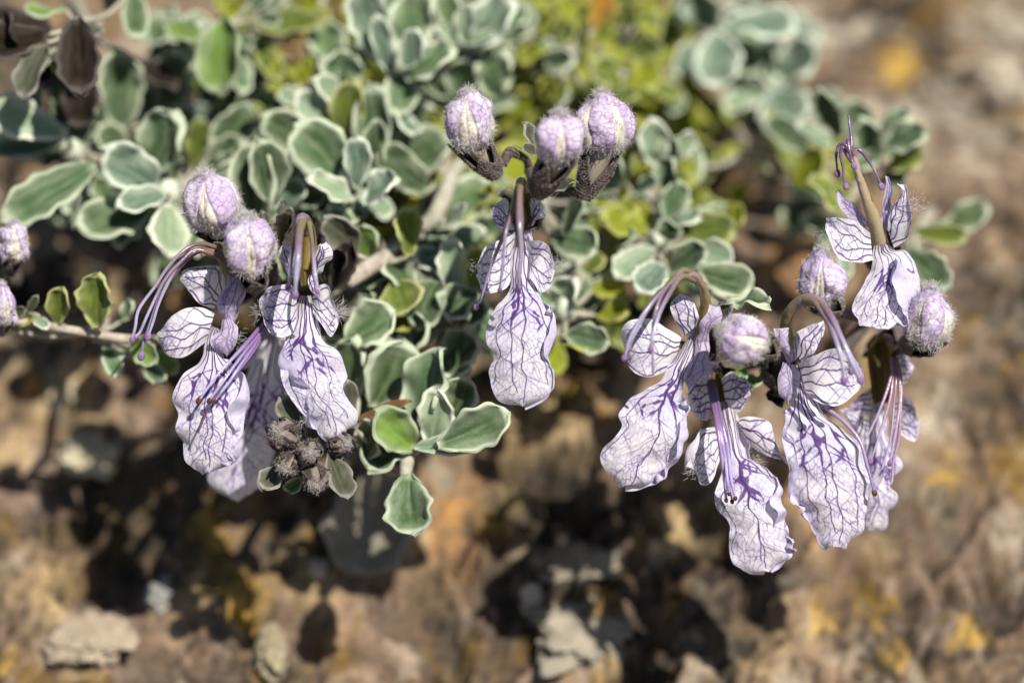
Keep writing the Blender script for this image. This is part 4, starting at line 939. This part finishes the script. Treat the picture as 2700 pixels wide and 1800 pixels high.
for q in range(4):
    o_ = q * 17
    stamen(f, R3, [(215+o_*.5,10,7),(232+o_*.6,120,2.4),(262+o_*.8,300,-1.6),(290+o_,480,-3),(318+o_,640,-3),(338+o_,800,-2.2-q%2),(345+o_*1.4,(950,900,960,935)[q],-1.4-q%2)], .26, c0=(.12, .06, .10), c1=(.30, .18, .40), c2=(.60, .50, .84), anther='b', asz=.35)
stamen(f, R3, [(225,20,7),(250,140,2.6),(300,330,-1.4),(350,520,-2.8),(392,740,-2.6),(420,960,-1.2)], .2, anther=None, name='style', c0=(.12, .06, .10), c1=(.30, .18, .40), c2=(.40, .28, .6))
calyx(f, W(R2, 380, 760, 15), W(R2, 300, 880, 9), 2.5, .5, 13, 220)

# ---- right cluster, big middle flower (F)
f = flower('largest right-cluster flower with bright broad lip and stamens looping over', W(R2, 990, 740, 6))
petal(f, R3, [(855,-30,975,-50,4.6),(872,50,990,30,3.4),(880,130,1020,120,2.4),(872,215,1060,212,1.4),(838,305,1190,310,.6),(800,400,1335,402,0,.02,0),(790,500,1405,500,-.3,.05,0),(818,620,1455,620,-.5,.10,0),(845,720,1478,720,-.5,.12,0),(843,830,1504,822,-.4,.08,0),(884,930,1492,920,-.3,.03,0),
  (948,1002,1468,1010,-.1),(990,1082,1442,1100,.2),(1040,1190,1416,1192,.7),(1092,1276,1325,1275,1.2),(1155,1325,1272,1326,1.6)], 'lip', 1.3, seed=91, ruffle=.36)
petal(f, R2, [(1000,650,1095,752,4),(1008,482,1195,640,2.8),(1130,388,1275,482,2.4),(1222,345,1296,400,2.6),(1262,338,1290,360,3)], 'lobe', .5, seed=92)
petal(f, R2, [(1040,740,1120,1030,3.4),(1200,658,1220,1092,1.8),(1360,608,1330,1122,1.2),(1490,648,1450,1088,1.4),(1585,760,1562,1000,2.2),(1628,860,1618,920,3)], 'lobe', -.9, seed=93)
petal(f, R2, [(945,760,1020,700,2.2),(890,640,1025,640,1),(850,520,972,540,.6),(845,435,945,425,1)], 'back', .5, seed=94)
petal(f, R2, [(900,730,1030,760,2),(885,800,1045,810,.8),(858,905,1042,900,.4),(880,1010,1000,1030,.4),(930,1110,965,1112,1)], 'back', .6, seed=95)
column(f, R2, [(985,720,6),(960,560,5),(930,420,3.4),(985,260,1),(1110,165,-1.4),(1230,200,-3.4),(1310,320,-4.6)], [.9, 1.1, 1.15, 1.1, .95, .85, .45], c0=(0.36, 0.28, 0.09), flat=.85)
stamen(f, R2, [(1100,180,-1),(1230,200,-3.4),(1330,320,-5),(1430,520,-6.4),(1520,720,-6.8),(1590,880,-6.2)], .38, asz=.6)
stamen(f, R2, [(1110,190,-1),(1210,220,-3.2),(1310,370,-5),(1390,560,-6.6),(1430,740,-7),(1448,880,-6.6)], .34, asz=.6)
stamen(f, R2, [(1100,175,-1),(1240,215,-3),(1350,370,-4.8),(1440,560,-5.8),(1490,700,-6),(1510,800,-5.6)], .26, asz=.5)
stamen(f, R2, [(1120,170,-1),(1260,230,-2.6),(1380,420,-4),(1500,640,-5),(1600,860,-4.6),(1620,960,-4)], .24, anther=None, name='style')
stamen(f, R3, [(1060,190,4),(1150,225,2),(1290,350,.2),(1400,500,-.8),(1470,680,-1.2),(1510,840,-1),(1522,890,-.8)], .22, anther='b', asz=.45, c0=(.42, .28, .44), c1=(.46, .34, .58), c2=(.38, .28, .55))
calyx(f, W(R2, 760, 880, 13), W(R2, 930, 800, 8), 2.7, .5, 15, 260)

# ---- right cluster, rear flower (G)
f = flower('rear right-cluster flower with hollow brown throat and thin pale stamens hanging apart', W(R2, 1780, 980, 15))
petal(f, R3, [(1490,180,1600,180,13),(1485,320,1625,320,11.5),(1470,450,1690,460,10.4),(1455,560,1735,580,9.8),(1445,680,1750,700,9.6),(1440,790,1700,795,9.6),(1430,870,1652,860,9.6),(1425,960,1672,975,9.8),(1415,1060,1640,1060,10.2),(1410,1150,1595,1145,10.8),(1440,1195,1540,1195,11.4)], 'lip', 1.4, seed=101, ruffle=.36, res=(150, 80))
petal(f, R2, [(1900,700,1900,930,12.6),(2000,650,2010,918,11.2),(2082,760,2052,855,11.2)], 'lobe', .6, seed=102)
petal(f, R2, [(1890,1060,1900,1330,12),(2020,1030,2000,1412,10.4),(2100,1118,2082,1446,10),(2126,1260,2116,1420,10.6)], 'lobe', -.6, seed=103)
petal(f, R2, [(1710,950,1700,1220,12.4),(1600,1020,1592,1185,11.4),(1512,1128,1520,1150,11.8)], 'lobe', .5, seed=104)
petal(f, R2, [(1680,1240,1680,1440,11.6),(1560,1170,1590,1400,10.6),(1470,1140,1500,1300,10.4),(1395,1140,1410,1180,11)], 'lobe', .6, seed=105)
petal(f, R2, [(1725,495,1860,500,14),(1665,570,1895,575,15),(1650,680,1900,680,15.5),(1670,820,1890,820,15.6),(1695,960,1875,960,15),(1712,1100,1850,1100,13.8)], 'throat', -3.0, seed=106, ruffle=.05)
tuft(f, W(R2, 2120, 1300, 10.5), RIGHT, 50, 1.0, 1.0, seed=12)
column(f, R2, [(1800,760,17),(1795,600,16.5),(1800,520,12.6),(1850,510,9.4),(1890,570,7)], [.5, .55, .55, .5, .35], c0=(.15, .12, .06), c1=(.26, .16, .12))
sg = dict(c0=(.22, .12, .10), c1=(.42, .27, .40), c2=(.56, .46, .72))
stamen(f, R3, [(1655,-180,7),(1660,-60,5.6),(1620,80,4.6),(1560,250,4),(1490,420,4),(1428,548,4.4)], .19, asz=.4, **sg)
stamen(f, R3, [(1665,-180,7),(1672,-40,5.4),(1645,120,4.4),(1600,320,3.8),(1545,490,3.8),(1498,640,4.2)], .19, asz=.45, **sg)
stamen(f, R3, [(1675,-180,7),(1690,0,5.2),(1676,200,4.2),(1655,420,3.6),(1618,600,3.6),(1580,722,3.8)], .17, anther=None, name='style', **sg)
stamen(f, R3, [(1690,-180,7),(1722,0,5.2),(1726,220,4.2),(1700,430,3.6),(1660,600,3.6),(1650,655,3.8)], .19, asz=.45, **sg)
stamen(f, R3, [(1695,-180,7.2),(1730,10,5.6),(1732,230,4.6),(1706,460,4),(1676,660,3.8),(1660,800,4),(1640,825,4),(1625,790,4)], .19, asz=.4, **sg)
calyx(f, W(R2, 1960, 480, 22), W(R2, 1840, 620, 16.5), 2.7, .6, 17, 240)

# ---- right cluster, upright flower facing the lens (H)
f = flower('upright flower above the right cluster with a tall pale style and four curled-back stamens', W(K5, 560, 830, 7))
petal(f, K5, [(520,840,605,835,5),(508,900,640,880,3.2),(500,950,720,895,2.2,0,.32),(478,1020,784,1005,1.4,0,.46),(440,1110,789,1105,1,0,.40),(398,1180,778,1180,.8,0,.34),(384,1228,752,1238,.4,0,.24),(418,1280,715,1283,-.6,0,.06),(434,1328,672,1325,-1.6),(520,1353,600,1352,-2)], 'lip', .5, seed=111, ruffle=.26)
petal(f, K5, [(495,725,440,752,4),(422,630,368,672,2.4),(342,550,302,592,1.6),(306,498,291,520,1.6)], 'back', -.4, seed=112)
petal(f, K5, [(495,770,512,935,4),(400,700,422,950,2),(300,678,322,902,.8),(226,676,226,742,.6)], 'lobe', -.9, seed=113)
petal(f, K5, [(560,730,610,765,4),(558,600,640,605,2.4),(584,480,646,545,1.6),(588,424,606,430,1.6)], 'back', -.4, seed=114)
petal(f, K5, [(600,750,640,862,4),(608,690,722,805,2.6),(648,590,757,690,1.8),(674,510,748,580,1.6),(686,474,700,480,1.8)], 'lobe', -.7, seed=115)
tuft(f, W(K5, 755, 600, 1.8), RIGHT, 80, 1.3, 1.2, seed=13); tuft(f, W(K5, 225, 790, 1), -RIGHT - UP * .3, 40, 1.0, 1.0, seed=14)
column(f, K5, [(560,850,6.5),(530,730,4),(480,590,1.2),(430,440,-.6),(402,330,-1.4),(388,285,-1.6)], [1.35, 1.15, .85, .62, .45, .32], c0=(.52, .43, .27), c1=(.48, .36, .30))
sh = dict(c0=(.33, .20, .20), c1=(.16, .09, .20), c2=(.22, .15, .30))
stamen(f, K5, [(396,330,-1.4),(370,285,-1.2),(335,240,-1),(302,235,-.8),(286,280,-.8),(288,340,-.8),(296,400,-.8)], .20, asz=.5, **sh)
stamen(f, K5, [(385,340,-1.4),(355,290,-1.8),(325,250,-2),(312,285,-2),(322,370,-2),(338,440,-2),(345,480,-2)], .20, asz=.5, **sh)
stamen(f, K5, [(395,300,-1.6),(368,250,-2.4),(355,212,-2.6),(366,270,-3),(384,320,-3),(393,355,-3)], .20, asz=.5, **sh)
stamen(f, K5, [(398,310,-1.4),(408,262,-1.4),(445,280,-1.4),(490,345,-1.4),(530,420,-1.4),(560,480,-1.4)], .20, asz=.5, **sh)
stamen(f, K5, [(398,320,-1.6),(388,270,-1.4),(370,190,-1),(360,110,-.6),(362,55,-.4)], .19, anther=None, name='style', **sh)
calyx(f, W(K5, 580, 1010, 18), W(K5, 560, 870, 8.5), 2.4, .5, 19, 150)

# ------------------------------------------------------------------ buds
def bud(label, K, cx, cy, tipx, tipy, rw, rl, d, calyx_base, seed=0, tipd=-0.35, cuplen=None, fuzz=300, cupr=.8, hairs=900, turn=0.0):
    """downy ball of folded petals; tip direction in the picture, calyx base = window point and depth"""
    g = np.random.default_rng(seed + 400)
    C = W(K, cx, cy, d); s0 = 0.05 / K.k * (DIST + d) / DIST
    t = thing('flower_bud', label, 'flower bud', W(K, *calyx_base), 'round downy flower buds')
    ax = unit(RIGHT * tipx - UP * tipy + FWD * tipd)
    a, s, b = frame(ax); rw, rl = rw * s0 * g.uniform(.86, .94), rl * s0 * g.uniform(.94, 1.0)
    nv, nu = 90, 150
    th = np.linspace(0, math.pi, nv); ph = np.linspace(0, 2 * math.pi, nu, endpoint=False)
    T, H = np.meshgrid(th, ph, indexing='ij')
    off = g.uniform(-0.25, 0.25) + turn
    n = 4; k = (H + off) * n / (2 * math.pi); cell = k - np.floor(k)
    rib = np.abs(cell - 0.5) * 2                                # 1 at the rib, 0 in the panel middle
    idx = np.floor(k).astype(int) % n
    wid = (g.uniform(.24, .52, n))[(idx + (cell > .5)) % n] * (0.18 + 0.95 * sstep(.25, 2.1, T))
    rib_m = sstep(1 - wid - .08, 1 - wid + .05, rib + 0.10 * vnoise(np.stack([np.cos(H) * 3, np.sin(H) * 3, T * 2], -1), seed)) * sstep(.10, .45, T)
    bulge = (0.13 * (1 - rib_m) - 0.07 * np.exp(-((rib - (1 - wid)) / .07) ** 2) + .05 * rib_m * (1 - sstep(.9, 1, rib))) * np.sin(T)
    R = np.sin(T) ** 0.86 * (1 + bulge); Z = np.cos(T)
    S = np.stack([R * np.cos(H), R * np.sin(H), Z], -1)
    nz = fbm(S * 2.2, seed, 3)
    G = C + (s * (R * np.cos(H))[..., None] + b * (R * np.sin(H))[..., None]) * rw + a * (Z * (1 + .24 * sstep(.6, 0, T)) * (1 - .06 * sstep(2.4, 3.1, T)))[..., None] * rl
    Nn = unit((s * np.cos(H)[..., None] + b * np.sin(H)[..., None]) * np.sin(T)[..., None] + a * np.cos(T)[..., None])
    G = G + Nn * (0.55 * fbm(S * 1.2, seed + 9, 2) + 0.12 * nz + .04 * vnoise(S * 14, seed))[..., None]
    X = (H - math.pi) * rw * np.maximum(np.sin(T), .25); Y = T * rl
    e = cells(X, Y, 0.75, 0.95, seed + 5, .35); net = sstep(.26, .06, e) * np.clip(.8 + .5 * vnoise(S * 6, seed), .2, 1)
    pan = lerp((0.68, 0.62, 0.72), (0.44, 0.34, 0.56), sstep(-.5, .6, nz) * .6 + .35 * sstep(.3, .9, rib))
    pan = lerp(pan, (0.26, 0.14, 0.38), net * .75)
    crm = lerp((0.74, 0.70, 0.60), (0.55, 0.49, 0.47), sstep(-.2, .6, vnoise(S * 9, seed + 1)))
    col = lerp(pan, (.30, .17, .38), .55 * np.exp(-((rib - (1 - wid)) / .06) ** 2) * sstep(.3, .6, T))
    col = lerp(col, crm, rib_m)
    col = lerp(col, (0.42, 0.36, 0.33), .6 * sstep(2.3, 2.9, T))
    body = mk('petal_ball', G, gridF(nv, nu, True), t, M_BUD, col, base_of(t))
    # down
    q = g.random(hairs * 6); i = (np.arccos(1 - 2 * q) / math.pi * (nv - 1)).astype(int); j = g.integers(0, nu, len(i))
    wgt = 0.12 + 4.0 * sstep(.50, .10, th[i]) + .55 * rib_m[i, j] * sstep(.6, 1.6, th[i]) + .8 * sstep(1.9, 2.5, th[i]) + .35 * (vnoise(S[i, j] * 2.5, seed + 2) > .15)
    keep = g.random(len(i)) < wgt * .42 * np.clip(.55 + 1.2 * vnoise(S[i, j] * 4, seed + 6), .12, 1.4); i, j = i[keep], j[keep]
    L = g.uniform(.4, 1.0, len(i)) * (1 + .7 * sstep(.5, .1, th[i])) * (1 + .45 * sstep(2.0, 2.5, th[i])) * (rw / 3.5)
    V, F = hairsVF(G[i, j], Nn[i, j] + a * .25, L, .027, .8, seed)
    mk('down', V, F, body, M_HAIR, None, base_of(t), kind='stuff')
    nt_ = 150; tp = C + a * rl * 1.08 + (s * g.normal(0, .55, (nt_, 1)) + b * g.normal(0, .55, (nt_, 1))) * (rw / 3.5)
    V, F = hairsVF(tp, unit(a + .55 * g.normal(0, 1, (nt_, 3))), g.uniform(.6, 1.5, nt_) * (rw / 3.5), .027, .8, seed + 77)
    mk('hair_tuft', V, F, body, M_HAIR, None, base_of(t), kind='stuff')
    # pale tube in a felted cup
    B = W(K, *calyx_base); m_ = C - a * rl * .80
    V, F, tt = tubeVF([B, B * .5 + m_ * .5, m_], [rw * .18, rw * .36, rw * .5], 14, 20)
    mk('tube', V, F, t, M_BUD, lerp((.30, .25, .20), (.46, .41, .34), tt), base_of(t))
    top = B + (m_ - B) * (cuplen or 1.0)
    calyx(t, B, top, rw * cupr * .82, .7, seed + 3, fuzz, front=.5, r0=.42)
    return t
BUDS = [
 bud('tallest hairy bud of the left cluster, cream ribs facing out', K1, 850, 430, -.15, -1, 268, 285, 1.5, (1130, 720, 8), 1),
 bud('second round bud of the left cluster, just below and overlapping the tallest', K1, 1195, 830, -.05, -1, 255, 262, -3.5, (1270, 1180, 4), 2, turn=.3),
 bud('round purple bud on its own side stalk, apart from the overlapping pair', K3, 462, 470, -.08, -1, 265, 285, 0, (745, 1030, 5), 3, fuzz=500, cupr=.9),
 bud('softly blurred front bud of the overlapping pair of round buds', K3, 1390, 655, .05, -1, 275, 260, -8, (1165, 1225, -2), 4, turn=.2, fuzz=500, cupr=.9, cuplen=1.15),
 bud('downy bud standing behind and right of its overlapping twin', K3, 1850, 510, -.05, -1, 285, 300, 1.5, (1640, 1265, 5), 5, fuzz=500, cupr=.85, turn=.5),
 bud('small dull purple bud of the separate pair, upper one', Q0, 170, 360, .0, -1, 205, 235, 9, (130, 720, 14), 6, hairs=500, fuzz=150),
 bud('small dull purple bud of the separate pair, lower one beside a bright yellow-green leaf', Q0, 60, 1130, -.05, -1, 140, 260, 8, (20, 1480, 13), 7, hairs=500, fuzz=150),
 bud('blurred cream-striped bud lying sideways between two flowers of the right cluster', R2, 540, 510, -.9, -.25, 215, 235, -7, (820, 640, 0), 8, tipd=-.5, fuzz=200),
 bud('shaggy bud tucked under the left petal of the upright flower', Q2, 765, 400, .02, -1, 262, 275, 1, (960, 740, 8), 9, hairs=1300),
 bud('very woolly bud below the folded lip of the upright flower', Q2, 1910, 830, .12, -1, 270, 290, 0, (1640, 1090, 8), 10, hairs=1700, turn=.6),
]
# ---- the tight cluster of small unopened buds
def small_bud(label, cx, cy, r, d, seed, face, purple=.4):
    g = np.random.default_rng(seed); K = K2
    C = W(K, cx, cy, d); rr = r * .05 / K.k
    t = thing('flower_bud', label, 'flower bud', W(K, cx - face[0] * r * .6, cy - face[1] * r * .6, d + rr * .8), 'small unopened buds in a tight cluster')
    a = unit(RIGHT * face[0] - UP * face[1] - FWD * .9); a, s, b = frame(a)
    # woolly core
    nv, nu = 40, 60
    th = np.linspace(0, math.pi, nv); ph = np.linspace(0, 2 * math.pi, nu, endpoint=False); T, H = np.meshgrid(th, ph, indexing='ij')
    Nn = unit((s * np.cos(H)[..., None] + b * np.sin(H)[..., None]) * np.sin(T)[..., None] + a * np.cos(T)[..., None])
    G = C + Nn * rr * (.80 + .10 * fbm(Nn * 3, seed, 3))[..., None]
    st = sstep(.1, .5, np.sin(H * 5 + seed)) * sstep(.2, .6, T)
    col = lerp(lerp((.26, .25, .11), (.17, .12, .21), purple), (.07, .04, .045), st)
    core = mk('petal_ball', G, gridF(nv, nu, True), t, M_BUD, col, base_of(t))
    i = g.integers(0, nv // 4, 200); j = g.integers(0, nu, 200)
    V, F = hairsVF(G[i, j], Nn[i, j] * .4 + a * .7, g.uniform(.3, .8, 200), .018, .9, seed)
    mk('down', V, F, core, M_HAIR, None, base_of(t), kind='stuff')
    calyx(t, C - a * rr * 1.05, C + a * rr * .12, rr * .9, 1.1, seed + 1, 130, open_=-1.2, mat=M_CALYXD)
    return t
SB = [
 small_bud('largest dark bud of the tight cluster, spiky brown, beneath an olive bract', 1235, 1000, 148, -1, 21, (-.3, -.2), .5),
 small_bud('dark wrinkled bud in the middle of the tight cluster', 1440, 1140, 105, -2.5, 22, (.1, 0), .5),
 small_bud('bristly yellow-purple bud of the tight cluster beside the small pointed bract', 1268, 1230, 110, -1.5, 23, (-.2, .3), .3),
 small_bud('lowest bud of the tight cluster showing a violet woolly tuft', 1485, 1340, 130, -1, 24, (.1, .5), .5),
 small_bud('pale mauve bud peeping out under the frilled lip', 1680, 1070, 110, 2, 25, (.5, 0), .5),
]
# ---- flowering stems that carry the flowers and buds
def stem_thing(label, base, tubes, leaves=()):
    t = thing('flowering_stem', label, 'plant stem', base, 'dark flowering stems')
    for (P, rad) in tubes:
        V, F, tt = tubeVF(P, rad, 12, 40)
        n = unit(V - catmull(np.array(P), 40).repeat(12, 0))
        V = V + n * .07 * fbm(V / .8, 2, 3)[:, None]
        o = mk('stalk', V, F, t, M_CALYX, None, base_of(t))
        g = np.random.default_rng(len(P)); i = g.integers(12, len(V) - 12, 260)
        HV, HF = hairsVF(V[i], n[i], g.uniform(.2, .5, 260), .018, .6, 3)
        mk('fuzz', HV, HF, o, M_HAIRB, None, base_of(t), kind='stuff')
    for lf in leaves:
        K, bx, by, bd, tx, ty, td, w, cat = lf[:9]
        o = add_leaf(t, W(K, bx, by, bd), W(K, tx, ty, td), pxmm(w, K, td), cat, roll=lf[9] if len(lf) > 9 else None); o.name = 'bract'
    return t
def to_rock(P, dx=0, dy=0):
    """foot of a stem: on the rock beyond P, among the leafy shoots"""
    d = float(np.dot(P, FWD)); k = (DIST + d) / DIST * .05
    px, py = 1350 + np.dot(P, RIGHT) / k + dx * 10, 900 - np.dot(P, UP) / k - dy * 6
    E = on_rock(px, py); E[2] = rock_h(E[0:1], E[1:2])[0] - 1.5; return E
# left cluster
A = W(NAT, 705, 820, 16)
stem_thing('dark stem and bracts holding the left flower cluster together', A, [
  ([to_rock(A, 4, 18), A + FWD * 12 + UP * 2, A, W(K1, 1420, 1000, 14)], [1.2, 1.1, 1.1, .9]),
  ([A, W(K1, 1400, 1250, 13), W(K1, 1350, 1220, 8), W(K1, 1265, 1190, 4)], [.7, .7, .6, .5]),
  ([W(K1, 1420, 1000, 14), W(K1, 1300, 820, 12), W(K1, 1130, 720, 8)], [.7, .65, .6]),
  ([A, W(K1, 1500, 1190, 18), W(K1, 1660, 1180, 17)], [.8, .7, .6]),
  ([A, W(K1, 1330, 1220, 16), W(K1, 1240, 1180, 15)], [.8, .7, .6]),
  ([A, W(K2, 1140, 30, 20), W(K2, 1180, 60, 22)], [.8, .7, .6]),
  ([W(K1, 1440, 980, 9), W(K1, 1430, 1080, 8), W(K1, 1470, 1180, 12), A], [.5, .6, .6, .6])],
  [(K1, 1480, 790, 5, 1590, 505, 3, 190, 'd', 25), (K1, 1900, 1180, 8, 1880, 1050, 5, 80, 'd'), (Q1, 420, 330, 8, 290, 110, 6, 90, 'v'), (Q1, 640, 330, 9, 690, 40, 7, 150, 'v', -30),
   (Q1, 1330, 1050, 13, 1560, 660, 8, 330, 'd', -15)])
# small bud cluster
A2_ = W(K2, 1440, 1180, 6)
stem_thing('stem with olive bracts around the tight cluster of small buds', A2_, [
  ([to_rock(A2_, 6, 24), A2_ + FWD * 12 + UP * 3, A2_], [1.0, .9, .9]),
  ([A2_, W(K2, 1330, 1080, 4), W(K2, 1270, 1020, 1.5)], [.5, .5, .5]), ([A2_, W(K2, 1440, 1150, 1)], [.5, .5]), ([A2_, W(K2, 1340, 1220, 3), W(K2, 1285, 1220, .5)], [.5, .5, .5]),
  ([A2_, W(K2, 1470, 1280, 3), W(K2, 1480, 1320, 1)], [.5, .5, .5]), ([A2_, W(K2, 1580, 1110, 5), W(K2, 1650, 1070, 3.5)], [.5, .5, .5])],
  [(K2, 1400, 990, 4, 1205, 720, 2, 210, 'v', 10), (K2, 1250, 1230, 2.5, 1085, 1415, -1, 190, 'v', -10), (K2, 1590, 1140, 3, 1728, 1505, -2, 200, 'v', 15), (K2, 1480, 1050, 5, 1430, 830, 3, 150, 'v', -20), (K2, 1600, 1250, 4, 1690, 1130, 2, 90, 'v'), (K2, 1380, 1340, 4, 1250, 1430, 5, 110, 'k')])
# top cluster
A = W(K3, 1080, 960, 9)
stem_thing('slender dark stalk linking the three round buds and the single drooping flower', A, [
  ([to_rock(A, 2, 4), A + FWD * 16 - UP * 4, W(K3, 1150, 1120, 14), A], [1.1, 1.0, .9, .8]),
  ([A, W(K3, 1050, 870, 7), W(K3, 950, 810, 5.5), W(K3, 870, 790, 5), W(K3, 800, 940, 5)], [.55, .5, .55, .7, .6]),
  ([A, W(K3, 1140, 1090, 4), W(K3, 1175, 1210, -1)], [.6, .6, .6]),
  ([A, W(K3, 1400, 1130, 9), W(K3, 1645, 1250, 5.5)], [.6, .6, .6]),
  ([A, W(K3, 1120, 1200, 13), W(K4, 600, 300, 15)], [.6, .6, .6])],
  [(K3, 1130, 830, 5, 900, 700, 3, 10, 'v'), (K3, 1110, 790, 5, 1040, 485, 3, 230, 'v', -20), (K3, 1150, 800, 4, 1010, 740, 1, 130, 'v', 30), (K3, 1290, 1240, 4, 1570, 1090, 1.5, 180, 'v', 20), (K3, 950, 1250, 9, 760, 1230, 7, 140, 'v')])
# right cluster
A = W(NAT, 2075, 950, 17)
stem_thing('dark hairy stem at the heart of the right flower cluster', A, [
  ([to_rock(A, -20, 18), A + FWD * 14 + UP * 1, A], [1.3, 1.2, 1.1]),
  ([A, W(R1, 940, 720, 16), W(R1, 860, 740, 15)], [.8, .7, .6]), ([A, W(R2, 820, 820, 15), W(R2, 760, 880, 13)], [.8, .7, .6]),
  ([A, W(R2, 500, 740, 16), W(R2, 380, 760, 15)], [.8, .7, .6]), ([A, W(R2, 840, 700, 8), W(R2, 820, 640, 0)], [.7, .6, .5]),
  ([A, W(R2, 1400, 650, 20), W(Q2, 1300, 800, 20), W(R2, 1960, 480, 22)], [.9, .9, .9, .7]),
  ([W(Q2, 1300, 800, 20), W(Q2, 1100, 780, 14), W(Q2, 960, 740, 8)], [.8, .7, .6]),
  ([W(Q2, 1300, 800, 20), W(K5, 600, 1100, 20), W(K5, 580, 1010, 18)], [.8, .7, .6]),
  ([W(R2, 1960, 480, 22), W(Q2, 1600, 1150, 15), W(Q2, 1640, 1090, 8)], [.7, .7, .6]),
  ([W(R2, 870, 560, 6), W(R2, 880, 680, 9), W(R2, 800, 790, 14), A], [.5, .7, .7, .7])],
  [(R2, 560, 860, 12, 640, 930, 6, 210, 'b', 10), (R2, 460, 780, 11, 560, 870, 8, 130, 'b'), (R2, 700, 800, 10, 900, 560, 3, 190, 'v', 30), (R2, 330, 330, 5, 390, 200, 3, 150, 'v'), (R2, 760, 1000, 10, 890, 1110, 5, 130, 'd')])
# the far pair of buds
A = W(Q0, 40, 760, 18)
stem_thing('short dark stalk between the two dull purple buds', A, [
  ([to_rock(A, -3, 20), A + FWD * 10, A], [.9, .8, .7]), ([A, W(Q0, 110, 700, 15), W(Q0, 130, 720, 14)], [.5, .5, .5]), ([A, W(Q0, -20, 1200, 18), W(Q0, 20, 1480, 13)], [.5, .5, .5])],
  [(Q0, 60, 1300, 14, 300, 1170, 11, 140, 'v'), (Q0, 60, 800, 15, 160, 760, 12, 120, 'v')])
